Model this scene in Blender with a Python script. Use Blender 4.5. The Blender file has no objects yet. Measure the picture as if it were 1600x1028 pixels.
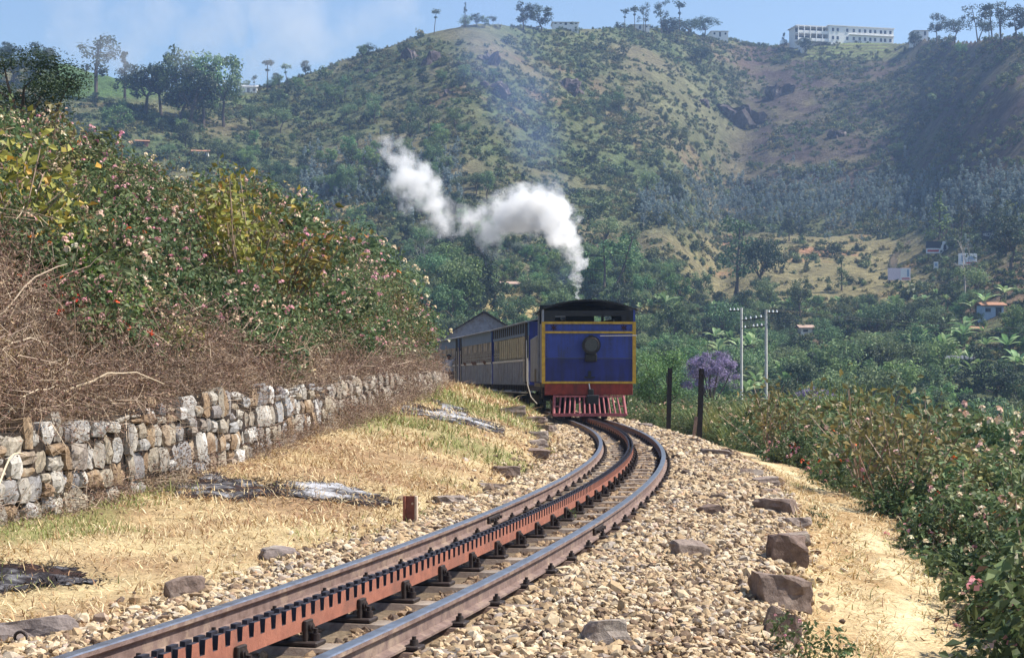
import bpy, bmesh, math, random
import numpy as np
from mathutils import Vector, Matrix, Euler

# ------------------------------------------------------------------ camera, sky, sun, exposure
scn = bpy.context.scene
FPX, HZY, EYE = 2400.0, 593.0, 1.174          # focal length (px of a 1600 px wide frame), horizon row, eye height over the rails
cam_d = bpy.data.cameras.new('camera'); cam = bpy.data.objects.new('camera', cam_d)
scn.collection.objects.link(cam); scn.camera = cam
cam.location = (0, 0, EYE); cam.rotation_euler = (math.pi / 2, 0, 0)
cam_d.sensor_width = 36.0; cam_d.lens = 36.0 * FPX / 1600.0
cam_d.shift_y = (HZY - 514.0) / 1600.0
cam_d.clip_start = 0.1; cam_d.clip_end = 9000.0
scn.render.resolution_x, scn.render.resolution_y = 1024, 657

SUN_EL, SUN_AZ = math.radians(52), math.radians(88)     # azimuth clockwise from the viewing direction
world = bpy.data.worlds.new('World'); scn.world = world; world.use_nodes = True
wn, wl = world.node_tree.nodes, world.node_tree.links
bg = wn['Background']; sky = wn.new('ShaderNodeTexSky'); sky.sky_type = 'NISHITA'; sky.sun_disc = False
sky.sun_elevation = SUN_EL; sky.sun_rotation = SUN_AZ
sky.altitude = 1500; sky.air_density = 1.3; sky.dust_density = 3.5; sky.ozone_density = 2.5
wl.new(sky.outputs[0], bg.inputs[0]); bg.inputs[1].default_value = 0.105
sun_d = bpy.data.lights.new('sun', 'SUN'); sun = bpy.data.objects.new('sun', sun_d); scn.collection.objects.link(sun)
to_sun = Vector((math.cos(SUN_EL) * math.sin(SUN_AZ), math.cos(SUN_EL) * math.cos(SUN_AZ), math.sin(SUN_EL)))
sun.rotation_euler = (-to_sun).to_track_quat('-Z', 'Y').to_euler(); sun.location = (20, 10, 60)
sun_d.energy = 5.0; sun_d.angle = math.radians(0.5); sun_d.color = (1.0, 0.94, 0.85)
scn.view_settings.view_transform = 'Standard'; scn.view_settings.look = 'None'
scn.view_settings.exposure = 0.72; scn.view_settings.gamma = 1.0; scn.view_settings.use_curve_mapping = False
scn.cycles.use_denoising = True; scn.cycles.use_adaptive_sampling = True; scn.cycles.adaptive_threshold = 0.02
scn.cycles.max_bounces = 4; scn.cycles.diffuse_bounces = 2; scn.cycles.transparent_max_bounces = 8
scn.cycles.volume_bounces = 3; scn.cycles.volume_max_steps = 128; scn.cycles.volume_step_rate = 1.5
COL = scn.collection
RNG = np.random.default_rng(7); random.seed(7)

# ------------------------------------------------------------------ helpers
def tag(o, label=None, cat=None, group=None, kind=None):
    if label: o['label'] = label
    if cat: o['category'] = cat
    if group: o['group'] = group
    if kind: o['kind'] = kind
    return o

def empty(name, loc=(0, 0, 0), rz=0.0):
    o = bpy.data.objects.new(name, None); COL.objects.link(o)
    o.location = loc; o.rotation_euler = (0, 0, rz); o.empty_display_size = 0.2
    return o

def obj(name, me, parent=None, mats=None):
    o = bpy.data.objects.new(name, me); COL.objects.link(o)
    if mats is not None and not me.materials:
        for m in (mats if isinstance(mats, (list, tuple)) else [mats]): me.materials.append(m)
    if parent is not None: o.parent = parent
    return o

def copy_tree(o, parent=None):
    c = o.copy(); COL.objects.link(c); c.parent = parent
    for ch in list(o.children): copy_tree(ch, c)
    return c

def mesh_np(name, V, F, mats=(), mi=None, smooth=False, attrs=None):
    """V (n,3); F list of index arrays (tri or quad arrays)."""
    me = bpy.data.meshes.new(name)
    V = np.asarray(V, np.float32).reshape(-1, 3)
    Fs = [np.asarray(f, np.int32) for f in (F if isinstance(F, (list, tuple)) else [F]) if len(f)]
    tot = np.concatenate([np.full(len(f), f.shape[1], np.int32) for f in Fs])
    idx = np.concatenate([f.ravel() for f in Fs])
    me.vertices.add(len(V)); me.vertices.foreach_set('co', V.ravel())
    me.loops.add(len(idx)); me.loops.foreach_set('vertex_index', idx)
    me.polygons.add(len(tot))
    st = np.zeros(len(tot), np.int32); st[1:] = np.cumsum(tot)[:-1]
    me.polygons.foreach_set('loop_start', st)
    if mi is not None: me.polygons.foreach_set('material_index', np.asarray(mi, np.int32))
    me.polygons.foreach_set('use_smooth', np.full(len(tot), smooth, bool))
    for m in mats: me.materials.append(m)
    for k, a in (attrs or {}).items():
        a = np.asarray(a, np.float32)
        if a.ndim == 1:
            me.attributes.new(k, 'FLOAT', 'POINT').data.foreach_set('value', a)
        else:
            c4 = np.ones((len(a), 4), np.float32); c4[:, :3] = a
            me.attributes.new(k, 'FLOAT_COLOR', 'POINT').data.foreach_set('color', c4.ravel())
    me.update(calc_edges=True); me.validate()
    return me

class MB:
    """collects boxes, tubes, prisms in one mesh"""
    def __init__(s): s.v = []; s.f = []; s.m = []; s.sm = []
    def add(s, vs, fs, m=0, smooth=False):
        b = len(s.v); s.v += [tuple(v) for v in vs]
        for f in fs: s.f.append([b + i for i in f]); s.m.append(m); s.sm.append(smooth)
        return s
    def box(s, c, size, rot=None, m=0, taper=1.0, bev=0.0):
        hx, hy, hz = [q / 2 for q in size]
        if bev <= 0:
            vs = [Vector((x * hx * (taper if z > 0 else 1), y * hy * (taper if z > 0 else 1), z * hz)) for z in (-1, 1) for x, y in ((-1, -1), (1, -1), (1, 1), (-1, 1))]
            fs = [(0, 3, 2, 1), (4, 5, 6, 7), (0, 1, 5, 4), (1, 2, 6, 5), (2, 3, 7, 6), (3, 0, 4, 7)]
        else:
            b = min(bev, hx * .9, hy * .9, hz * .9); ring = []
            for z, k in ((-hz, b), (-hz + b, 0), (hz - b, 0), (hz, b)):
                x, y = hx - k, hy - k; cx = b if k == 0 else b * .6
                ring.append([Vector(p + (z,)) for p in ((-x + cx, -y), (x - cx, -y), (x, -y + cx), (x, y - cx), (x - cx, y), (-x + cx, y), (-x, y - cx), (-x, -y + cx))])
            vs = sum(ring, []); fs = [tuple(range(7, -1, -1)), tuple(range(24, 32))]
            for r in range(3):
                for i in range(8): fs.append((r * 8 + i, r * 8 + (i + 1) % 8, r * 8 + 8 + (i + 1) % 8, r * 8 + 8 + i))
        R = rot if rot is not None else Matrix.Identity(3)
        return s.add([R @ v + Vector(c) for v in vs], fs, m)
    def tube(s, p0, p1, r0, r1=None, n=8, m=0, caps=True, smooth=True):
        p0, p1 = Vector(p0), Vector(p1); r1 = r0 if r1 is None else r1
        d = (p1 - p0).normalized() if (p1 - p0).length > 1e-9 else Vector((0, 0, 1))
        a = d.orthogonal().normalized(); b = d.cross(a)
        vs = []
        for p, r in ((p0, r0), (p1, r1)):
            for i in range(n):
                t = 2 * math.pi * i / n; vs.append(p + a * (math.cos(t) * r) + b * (math.sin(t) * r))
        s.add(vs, [(i, (i + 1) % n, n + (i + 1) % n, n + i) for i in range(n)], m, smooth)
        if caps: s.add(vs, [tuple(range(n - 1, -1, -1)), tuple(range(n, 2 * n))], m)
        return s
    def path(s, pts, rad, n=6, m=0):
        rs = rad if isinstance(rad, (list, tuple)) else [rad] * len(pts)
        for i in range(len(pts) - 1): s.tube(pts[i], pts[i + 1], rs[i], rs[i + 1], n, m)
        return s
    def prism(s, poly, y0, y1, m=0, axis='y'):
        """poly in (x,z), extruded along y (or other axis order)"""
        n = len(poly)
        def P(a, b, t): return {'y': (a, t, b), 'x': (t, a, b), 'z': (a, b, t)}[axis]
        vs = [P(a, b, y0) for a, b in poly] + [P(a, b, y1) for a, b in poly]
        fs = [tuple(range(n)), tuple(range(2 * n - 1, n - 1, -1))] + [(i, n + i, n + (i + 1) % n, (i + 1) % n) for i in range(n)]
        return s.add(vs, fs, m)
    def mesh(s, name, mats=()):
        me = bpy.data.meshes.new(name); me.from_pydata(s.v, [], s.f)
        me.polygons.foreach_set('material_index', np.array(s.m, np.int32))
        me.polygons.foreach_set('use_smooth', np.array(s.sm, bool))
        for m in (mats if isinstance(mats, (list, tuple)) else [mats]): me.materials.append(m)
        bm = bmesh.new(); bm.from_mesh(me); bmesh.ops.recalc_face_normals(bm, faces=bm.faces[:]); bm.to_mesh(me); bm.free()
        me.update(); return me
    def build(s, name, mats, parent=None): return obj(name, s.mesh(name, mats), parent)

# value noise -------------------------------------------------------
_PT = np.random.default_rng(3).random((256, 256)).astype(np.float32)
def vnoise(x, y):
    xi = np.floor(x).astype(int); yi = np.floor(y).astype(int); fx = x - xi; fy = y - yi
    fx = fx * fx * (3 - 2 * fx); fy = fy * fy * (3 - 2 * fy)
    g = lambda a, b: _PT[a & 255, b & 255]
    return (g(xi, yi) * (1 - fx) + g(xi + 1, yi) * fx) * (1 - fy) + (g(xi, yi + 1) * (1 - fx) + g(xi + 1, yi + 1) * fx) * fy
def fbm(x, y, o=4, lac=2.03, gain=.5):
    a, s, t = 1.0, 0.0, 0.0
    for k in range(o):
        s = s + a * (vnoise(x + 17.3 * k, y - 9.1 * k) - .5); t += a; a *= gain; x = x * lac; y = y * lac
    return s / t * 2
def sstep(e0, e1, x):
    t = np.clip((x - e0) / (e1 - e0), 0, 1); return t * t * (3 - 2 * t)

# ------------------------------------------------------------------ materials
MATS = {}
class NT:
    def __init__(s, name):
        s.mat = bpy.data.materials.new(name); s.mat.use_nodes = True
        s.n = s.mat.node_tree.nodes; s.l = s.mat.node_tree.links
        s.b = s.n['Principled BSDF']; s.out = s.n['Material Output']
    def add(s, t, **kw):
        n = s.n.new(t)
        for k, v in kw.items(): setattr(n, k, v)
        return n
    def link(s, a, b): s.l.new(a, b)
    def noise(s, scale, detail=4, rough=.6, coord='Object', vec=None):
        t = s.add('ShaderNodeTexNoise'); t.inputs['Scale'].default_value = scale
        t.inputs['Detail'].default_value = detail; t.inputs['Roughness'].default_value = rough
        if vec is None:
            if coord == 'World': vec = s.add('ShaderNodeNewGeometry').outputs['Position']
            else: vec = s.add('ShaderNodeTexCoord').outputs[coord]
        s.link(vec, t.inputs['Vector']); return t
    def ramp(s, fac, stops, interp='LINEAR'):
        r = s.add('ShaderNodeValToRGB'); r.color_ramp.interpolation = interp; e = r.color_ramp.elements
        while len(e) < len(stops): e.new(.5)
        for i, (p, c) in enumerate(stops): e[i].position = p; e[i].color = (c[0], c[1], c[2], 1)
        s.link(fac, r.inputs[0]); return r
    def mix(s, a, b, fac, mode='MIX'):
        m = s.add('ShaderNodeMix', data_type='RGBA', blend_type=mode)
        for sock, v in ((m.inputs[0], fac), (m.inputs[6], a), (m.inputs[7], b)):
            if isinstance(v, (int, float)): sock.default_value = v
            elif isinstance(v, tuple): sock.default_value = v + (1,)
            else: s.link(v, sock)
        return m.outputs[2]
    def bump(s, h, strength=.3, dist=.02):
        b = s.add('ShaderNodeBump'); b.inputs['Strength'].default_value = strength; b.inputs['Distance'].default_value = dist
        s.link(h, b.inputs['Height']); s.link(b.outputs[0], s.b.inputs['Normal']); return b
    def attr(s, name, kind='GEOMETRY'):
        a = s.add('ShaderNodeAttribute', attribute_name=name, attribute_type=kind); return a

def mat(name, c1, c2=None, scale=6, rough=.7, metal=0.0, bump=0.0, bscale=None, detail=5, lo=.35, hi=.65, coord='Object', dirt=None, spec=.3, rand=0.0):
    """two-tone noisy surface with fine relief"""
    if name in MATS: return MATS[name]
    t = NT(name); c2 = c2 or tuple(q * .7 for q in c1)
    nz = t.noise(scale, detail, coord=coord)
    col = t.ramp(nz.outputs[0], [(lo, c2), (hi, c1)]).outputs[0]
    if dirt:
        n2 = t.noise(scale * .35, 6, .7, coord=coord)
        f = t.ramp(n2.outputs[0], [(.5, (0, 0, 0)), (.68, (1, 1, 1))]).outputs[0]
        col = t.mix(col, dirt, f)
    if rand:
        oi = t.add('ShaderNodeObjectInfo'); hs = t.add('ShaderNodeHueSaturation')
        mr = t.add('ShaderNodeMapRange'); mr.inputs[3].default_value = 1 - rand; mr.inputs[4].default_value = 1 + rand
        t.link(oi.outputs['Random'], mr.inputs[0]); t.link(mr.outputs[0], hs.inputs['Value']); t.link(col, hs.inputs['Color']); col = hs.outputs[0]
    t.link(col, t.b.inputs['Base Color']); t.b.inputs['Roughness'].default_value = rough
    t.b.inputs['Metallic'].default_value = metal; t.b.inputs['Specular IOR Level'].default_value = spec
    if bump:
        n3 = t.noise(bscale or scale * 3, 6, .65, coord=coord); t.bump(n3.outputs[0], bump, .02)
    MATS[name] = t.mat; return t.mat

def leaf_mat(name, c1, c2, c3=None, trans=.25, rand=.25, hue=.03):
    """foliage: tone per leaf (attribute) and per plant (object random), some light passing through"""
    if name in MATS: return MATS[name]
    t = NT(name); a = t.attr('tone')
    st = [(0, c2), (.7, c1)] + ([(1, c3)] if c3 else [])
    col = t.ramp(a.outputs['Fac'], st).outputs[0]
    oi = t.add('ShaderNodeObjectInfo'); hs = t.add('ShaderNodeHueSaturation')
    mr = t.add('ShaderNodeMapRange'); mr.inputs[3].default_value = 1 - rand; mr.inputs[4].default_value = 1 + rand
    t.link(oi.outputs['Random'], mr.inputs[0]); t.link(mr.outputs[0], hs.inputs['Value'])
    m2 = t.add('ShaderNodeMath', operation='MULTIPLY'); m2.inputs[1].default_value = 7.31; t.link(oi.outputs['Random'], m2.inputs[0])
    m3 = t.add('ShaderNodeMath', operation='FRACT'); t.link(m2.outputs[0], m3.inputs[0])
    mh = t.add('ShaderNodeMapRange'); mh.inputs[3].default_value = .5 - hue; mh.inputs[4].default_value = .5 + hue
    t.link(m3.outputs[0], mh.inputs[0]); t.link(mh.outputs[0], hs.inputs['Hue'])
    t.link(col, hs.inputs['Color']); col = hs.outputs[0]
    t.link(col, t.b.inputs['Base Color']); t.b.inputs['Roughness'].default_value = .55; t.b.inputs['Specular IOR Level'].default_value = .25
    tr = t.add('ShaderNodeBsdfTranslucent'); t.link(col, tr.inputs[0]); mx = t.add('ShaderNodeMixShader'); mx.inputs[0].default_value = trans
    t.link(t.b.outputs[0], mx.inputs[1]); t.link(tr.outputs[0], mx.inputs[2]); t.link(mx.outputs[0], t.out.inputs[0])
    MATS[name] = t.mat; return t.mat

# ------------------------------------------------------------------ the line of the railway
_s = np.arange(0, 46, .1); _k = np.interp(_s, [0, 10, 20, 35, 60], [.0163, .0090, .0094, .0054, .0054])
_th = .3186 - np.concatenate([[0], np.cumsum(_k[:-1] * .1)])
_x = -2.1365 + np.cumsum(np.sin(_th) * .1); _y = 4.0 + np.cumsum(np.cos(_th) * .1)
_c = _y < 45.5; _x, _y = _x[_c], _y[_c]
_bx = _x[0] - np.sin(.3186) * np.arange(20, 0, -.5); _by = _y[0] - np.cos(.3186) * np.arange(20, 0, -.5)
_far = np.array([(1.82, 56), (.35, 66.5), (-1.45, 77.5), (-3.55, 89), (-6.3, 103), (-9.6, 118), (-13, 132)])
def catmull(P, step=.25):
    P = np.asarray(P, float); out = []
    Q = np.vstack([2 * P[0] - P[1], P, 2 * P[-1] - P[-2]])
    for i in range(1, len(Q) - 2):
        n = max(2, int(np.linalg.norm(Q[i + 1] - Q[i]) / step)); t = np.linspace(0, 1, n, endpoint=False)[:, None]
        out.append(.5 * (2 * Q[i] + (Q[i + 1] - Q[i - 1]) * t + (2 * Q[i - 1] - 5 * Q[i] + 4 * Q[i + 1] - Q[i + 2]) * t ** 2 + (3 * Q[i] - Q[i - 1] - 3 * Q[i + 1] + Q[i + 2]) * t ** 3))
    out.append(Q[-2:-1]); return np.vstack(out)
_p = np.column_stack([np.concatenate([_bx, _x[::20], _far[:, 0]]), np.concatenate([_by, _y[::20], _far[:, 1]])])
CL = catmull(_p, .1)
_seg = np.hypot(*np.diff(CL, axis=0).T); SS = np.concatenate([[0], np.cumsum(_seg)])
_g = np.arange(0, SS[-1], .1); CL = np.column_stack([np.interp(_g, SS, CL[:, 0]), np.interp(_g, SS, CL[:, 1])]); SS = _g
_t = np.gradient(CL, axis=0); THT = np.arctan2(_t[:, 0], _t[:, 1])
THT = np.convolve(np.pad(THT, 15, 'edge'), np.ones(31) / 31, 'valid')
def s_of_y(y): return float(np.interp(y, CL[:, 1], SS))
def line(s): return np.interp(s, SS, CL[:, 0]), np.interp(s, SS, CL[:, 1]), np.interp(s, SS, THT)
def tp(s, o, z=0.0):
    x, y, th = line(s); return Vector((float(x + o * np.cos(th)), float(y - o * np.sin(th)), float(z)))
def tpv(s, o):
    x, y, th = line(s); return x + o * np.cos(th), y - o * np.sin(th)
def so_of(x, y):
    """track coordinates of points (arrays)"""
    x = np.atleast_1d(np.asarray(x, float)); y = np.atleast_1d(np.asarray(y, float))
    s = np.interp(y, CL[:, 1], SS)
    for _ in range(4):
        cx, cy, th = line(s); s = np.clip(s + (x - cx) * np.sin(th) + (y - cy) * np.cos(th), 0, SS[-1])
    cx, cy, th = line(s); return s, (x - cx) * np.cos(th) - (y - cy) * np.sin(th)
def at(px, py, d): return Vector(((px - 800) / FPX * d, d, EYE + (HZY - py) / FPX * d))
def px_of(x, y): return 800 + FPX * x / np.maximum(y, 1)

# ------------------------------------------------------------------ terrain heights
WO = 4.15                                                # offset of the stone wall from the track centre
def zwall(y): return np.interp(y, [0, 10, 13, 18, 22, 28, 40, 60, 130], [-.06, -.03, .0, .28, .52, .78, .98, 1.02, 1.0])
def hwall(y): return np.interp(y, [0, 12, 15, 18, 22, 28, 40, 50, 130], [.80, .80, .84, .76, .62, .46, .3, .26, .2])
def near_h(s, o):
    x, y = tpv(s, o); yy = np.interp(s, SS, CL[:, 1])
    zw = zwall(yy); zt = zw + hwall(yy)
    p = np.interp(yy, [0, 14, 24, 30], [1.0, .85, .5, .4])
    t = np.clip((-o - 1.5) / (WO - 1.5), 1e-4, 1)
    zl = -.2 + (zw + .2) * t ** p
    b = np.maximum(-o - WO - .25, 0)
    cap = np.interp(yy, [0, 15, 22, 30, 40, 48, 56, 70, 130], [4.6, 4.7, 4.45, 4.05, 4.1, 4.3, 3.9, 3.4, 3.0]) + .05 * b
    r_ = zt - .05 + .86 * b; e_ = r_ - cap; zs = r_ - np.where(e_ > 0, e_, 0) - .45 * np.exp(-np.abs(e_) / .9)
    zs = zs + .45 * np.exp(-np.abs(zt - .05 - cap) / .9) + .3 * fbm(x * .35, y * .35, 3) * np.minimum(b, 1.5)
    zr = np.interp(o, [1.0, 1.6, 2.2, 2.5, 3.6, 4.4, 8, 14, 40], [-.17, -.22, -.33, -.5, -.68, -.9, -1.9, -4.6, -9])
    # at the far bend (beyond the loco) the ground right of the line is a level yard
    z = np.where(o < -WO - .25, zs, np.where(o < -1.0, np.where(o > -1.5, -.17 + (-o - 1) / .5 * -.03, zl), np.where(o < 1.0, -.17, zr)))
    wb = sstep(1.2, 2.5, np.abs(o)) * sstep(0, .4, np.abs(o + WO + .1))
    return z + fbm(x * .9, y * .9, 3) * .06 * wb + fbm(x * 4, y * 4, 2) * .02 * wb
_A = np.array([-900, 0, 80, 250, 370, 480, 560, 640, 740, 860, 960, 1080, 1150, 1240, 1420, 1500, 1600, 2500.])
_YR = np.array([86, 96, 100, 146, 146, 124, 90, 56, 29, 40, 46, 56, 64, 70, 70, 62, 54, 36.])
_DR = np.array([470, 470, 470, 450, 470, 500, 510, 515, 510, 560, 600, 655, 695, 690, 660, 530, 440, 400.])
_ag = np.arange(-900, 2500, 5.); _kn = np.exp(-.5 * (np.arange(-16, 17) / 6.) ** 2); _kn /= _kn.sum()
_yr = np.convolve(np.pad(np.interp(_ag, _A, _YR), 16, 'edge'), _kn, 'valid'); _dr = np.convolve(np.pad(np.interp(_ag, _A, _DR), 16, 'edge'), _kn, 'valid')
_TT = np.array([0, .1, .2, .3, .42, .52, .65, .81, 1.0]); _GG = np.array([0, .145, .275, .37, .475, .56, .70, .87, 1.0]); DV = 160.
def ridge(a): return np.interp(a, _ag, _yr), np.interp(a, _ag, _dr)
def far_h(x, y):
    d = np.maximum(np.asarray(y, float), 30.); a = px_of(x, d); yr, dr = ridge(a)
    t = (d - DV) / (dr - DV)
    yb = 652.
    Y = yb + (yr - yb) * np.interp(t, _TT, _GG)
    z = EYE + (HZY - Y) * d / FPX
    zr = EYE + (HZY - yr) * dr / FPX
    z = np.where(t < 0, EYE - 59 * DV / FPX - (DV - d) * .13, z)
    z = np.where(t > 1, zr - (d - dr) * .12 - np.maximum(d - dr - 60, 0) * .05, z)
    z = np.maximum(z, -40)
    amp = np.clip((d - 130) / 330, 0, 1) * np.clip(1.25 - t, .12, 1)
    rg = 1 - np.abs(fbm(x / 95., d / 140., 3)) * 2.2
    z = z + amp * (rg * 7 - 3 + fbm(x / 38., d / 44., 4) * 7.5 + fbm(x / 9., d / 11., 3) * 1.6)
    # gully running down the hill left of the dark spur
    gx = np.interp(d, [300, 420, 520, 600, 700], [1118, 1125, 1140, 1172, 1190])
    z = z - amp * 11 * np.exp(-((a - gx) / 42.) ** 2) + amp * 5 * np.exp(-((a - 1045) / 55.) ** 2)
    return z
def ground_z(x, y):
    """height of the ground anywhere (arrays)"""
    s, o = so_of(x, y); n = near_h(s, np.clip(o, -34, 34)); f = far_h(x, y)
    w = np.maximum(sstep(18, 32, np.abs(o)), sstep(92, 118, np.asarray(y, float)))
    return n * (1 - w) + f * w
def gz(x, y): return float(ground_z(np.array([x]), np.array([y]))[0])
def on_ground(px, py, lo=60, hi=800):
    """where the sight line of a picture point meets the terrain"""
    d = np.arange(lo, hi, 1.); x = (px - 800) / FPX * d; z = EYE + (HZY - py) / FPX * d
    below = np.nonzero(ground_z(x, d) > z)[0]
    dd = d[below[0]] if len(below) else None
    if dd is None: return None
    return Vector(((px - 800) / FPX * dd, dd, gz((px - 800) / FPX * dd, dd)))

# ------------------------------------------------------------------ ground
def ground_mat(name, rough=.95, fine=35., bump=.5, amount=.5, bdist=.03):
    t = NT(name); a = t.attr('Col')
    n1 = t.noise(fine, 6, .7, 'World'); n2 = t.noise(fine * .17, 5, .65, 'World')
    r1 = t.ramp(n1.outputs[0], [(.3, (1 - amount,) * 3), (.7, (1 + amount * .6,) * 3)])
    r2 = t.ramp(n2.outputs[0], [(.3, (1 - amount * .5,) * 3), (.7, (1 + amount * .3,) * 3)])
    c = t.mix(t.mix(a.outputs['Color'], r1.outputs[0], 1.0, 'MULTIPLY'), r2.outputs[0], 1.0, 'MULTIPLY')
    t.link(c, t.b.inputs['Base Color']); t.b.inputs['Roughness'].default_value = rough; t.b.inputs['Specular IOR Level'].default_value = .1
    t.bump(n1.outputs[0], bump, bdist); return t.mat
M_GROUND = ground_mat('dry_ground'); M_HILL = ground_mat('hill_ground', fine=.55, bump=.9, amount=.55, bdist=1.2)
C = lambda *c: np.array(c, np.float32)
STRAW, STRAW2, SOIL, GREEN, REDS = C(.54, .42, .23), C(.36, .24, .13), C(.27, .15, .09), C(.20, .21, .08), C(.34, .17, .09)
def lerp(a, b, t): return a + (b - a) * np.asarray(t)[..., None]

def bank_col(x, y, s, o):
    n = fbm(x * 1.1, y * 1.1, 4); n2 = fbm(x * .45 + 9, y * .45, 3); n3 = fbm(x * 5, y * 5, 3)
    c = lerp(np.broadcast_to(STRAW2, x.shape + (3,)), STRAW, np.clip(.55 + n * 1.3 + n3 * .5, 0, 1))
    c = lerp(c, GREEN, np.clip(n2 * 2.2 - .02, 0, .62)); c = lerp(c, SOIL, np.clip(-n2 * 2 - .5 + n3 * .4, 0, .8))
    return c
def path_col(x, y, s, o):
    n = fbm(x * 1.3, y * 1.3, 4); n3 = fbm(x * 6, y * 6, 3)
    c = lerp(np.broadcast_to(C(.42, .28, .14), x.shape + (3,)), C(.60, .46, .26), np.clip(.5 + n * 1.5 + n3 * .4, 0, 1))
    e = np.exp(-((o - 3.0 - .25 * fbm(s * .3, s * 0 + 3, 2)) / .22) ** 2)
    return lerp(c, C(.72, .60, .36), e * np.clip(.5 + n * 1.5, 0, .9))
def ballast_col(x, y, s, o):
    n = fbm(x * 3, y * 3, 4)
    c = lerp(np.broadcast_to(C(.28, .20, .125), x.shape + (3,)), C(.42, .32, .205), np.clip(.5 + n, 0, 1))
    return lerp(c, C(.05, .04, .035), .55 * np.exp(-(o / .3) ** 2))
def slope_col(x, y, s, o):
    n = fbm(x * .8, y * .8, 4); return lerp(np.broadcast_to(C(.14, .09, .05), x.shape + (3,)), C(.24, .17, .08), np.clip(.5 + n, 0, 1))

S1 = s_of_y(124)
def strip(name, o_list, s_arr, col, label=None):
    S, O = np.meshgrid(s_arr, np.asarray(o_list, float), indexing='ij'); X, Y = tpv(S, O)
    Z = ground_z(X.ravel(), Y.ravel()).reshape(X.shape)
    n, m = X.shape; V = np.stack([X, Y, Z], -1).reshape(-1, 3)
    i = np.arange(n - 1)[:, None] * m + np.arange(m - 1)[None]; i = i.ravel()
    F = np.column_stack([i, i + 1, i + m + 1, i + m])
    F = F[:, ::-1]
    me = mesh_np(name, V, F, [M_GROUND], smooth=True, attrs={'Col': col(X, Y, S, O).reshape(-1, 3)})
    o = obj(name, me); tag(o, kind='structure'); return o
s_f = np.concatenate([np.arange(0, s_of_y(30), .14), np.arange(s_of_y(30), S1, .5)])
s_c = np.arange(0, S1, .7)
strip('left_slope', np.concatenate([np.linspace(-34, -12, 20), np.linspace(-11.5, -WO - .25, 24)]), s_c, slope_col)
strip('grass_bank', np.linspace(-WO - .25, -1.5, 26), s_f, bank_col)
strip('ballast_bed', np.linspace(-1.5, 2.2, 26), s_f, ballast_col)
strip('footpath', np.linspace(2.2, 3.7, 14), s_f, path_col)
strip('right_slope', np.concatenate([np.linspace(3.7, 9, 14), np.linspace(9.6, 34, 20)]), s_c, slope_col)

def hill_col(x, y, a, t, Y):
    n = fbm(x / 26., y / 30., 4); n2 = fbm(x / 7., y / 8., 3); n3 = fbm(x / 60. + 5, y / 60., 3)
    c = lerp(np.broadcast_to(C(.17, .15, .085), x.shape + (3,)), C(.105, .135, .058), np.clip(.5 + n * 1.5 + n2 * .4, 0, 1))
    c = lerp(c, C(.23, .135, .09), np.clip(n3 * 1.8 + n2 * 1.2 - .4, 0, .6))
    # brown spur on the right, darkened to paint in its shade, tea terraces far left, dry clearing mid right
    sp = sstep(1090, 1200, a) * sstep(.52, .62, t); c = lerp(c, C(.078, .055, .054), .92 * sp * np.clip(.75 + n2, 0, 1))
    cl = np.exp(-(((a - 1255) / 190) ** 4)) * sstep(358, 382, Y) * (1 - sstep(462, 482, Y))
    c = lerp(c, lerp(np.broadcast_to(C(.25, .215, .105), x.shape + (3,)), C(.36, .19, .11), np.clip(n * 2 + n2, 0, 1)), np.clip(cl * (1.1 + n2), 0, 1))
    cl2 = np.exp(-(((a - 820) / 75) ** 4)) * sstep(455, 468, Y) * (1 - sstep(515, 530, Y)); c = lerp(c, C(.46, .36, .17), np.clip(cl2 * 1.3, 0, 1))
    cl3 = np.exp(-(((a - 540) / 60) ** 4)) * sstep(310, 325, Y) * (1 - sstep(352, 366, Y)); c = lerp(c, C(.40, .28, .14), np.clip(cl3 * (1 + n2), 0, 1))
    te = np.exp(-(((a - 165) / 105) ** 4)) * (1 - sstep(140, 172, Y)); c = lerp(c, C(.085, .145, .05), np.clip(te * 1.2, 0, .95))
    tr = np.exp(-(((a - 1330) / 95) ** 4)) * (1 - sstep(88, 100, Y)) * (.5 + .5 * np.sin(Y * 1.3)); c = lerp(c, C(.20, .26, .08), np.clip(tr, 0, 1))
    # pale grass on the rounded spur and the crest of the left hill
    cr = np.exp(-((a - 1050) / 70) ** 2) * sstep(95, 130, Y) * (1 - sstep(200, 260, Y)); c = lerp(c, C(.165, .165, .085), np.clip(cr, 0, .8))
    return c
ang = np.linspace(-900, 2500, 520)
dd_ = np.concatenate([np.geomspace(40, 250, 90), np.linspace(253, 720, 200), np.geomspace(728, 7000, 30)])
AA, DD = np.meshgrid(ang, dd_, indexing='ij'); XX = (AA - 800) / FPX * DD
ZZ = ground_z(XX.ravel(), DD.ravel()).reshape(XX.shape)
_s2, _o2 = so_of(XX.ravel(), DD.ravel()); inn = ((np.abs(_o2) < 31) & (DD.ravel() < 119)).reshape(XX.shape)
ZZ = np.where(inn, ZZ - 1.6 - 3.0 * (np.abs(_o2.reshape(XX.shape)) < 7), ZZ)
yr_, dr_ = ridge(AA); tt_ = (DD - DV) / (dr_ - DV); YY_ = HZY - (ZZ - EYE) * FPX / DD
n, m = XX.shape; i = (np.arange(n - 1)[:, None] * m + np.arange(m - 1)[None]).ravel()
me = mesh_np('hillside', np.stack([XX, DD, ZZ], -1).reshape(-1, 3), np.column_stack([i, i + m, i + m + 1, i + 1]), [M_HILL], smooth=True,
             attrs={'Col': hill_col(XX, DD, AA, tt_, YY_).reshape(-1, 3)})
tag(obj('hillside', me), kind='structure')

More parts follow.
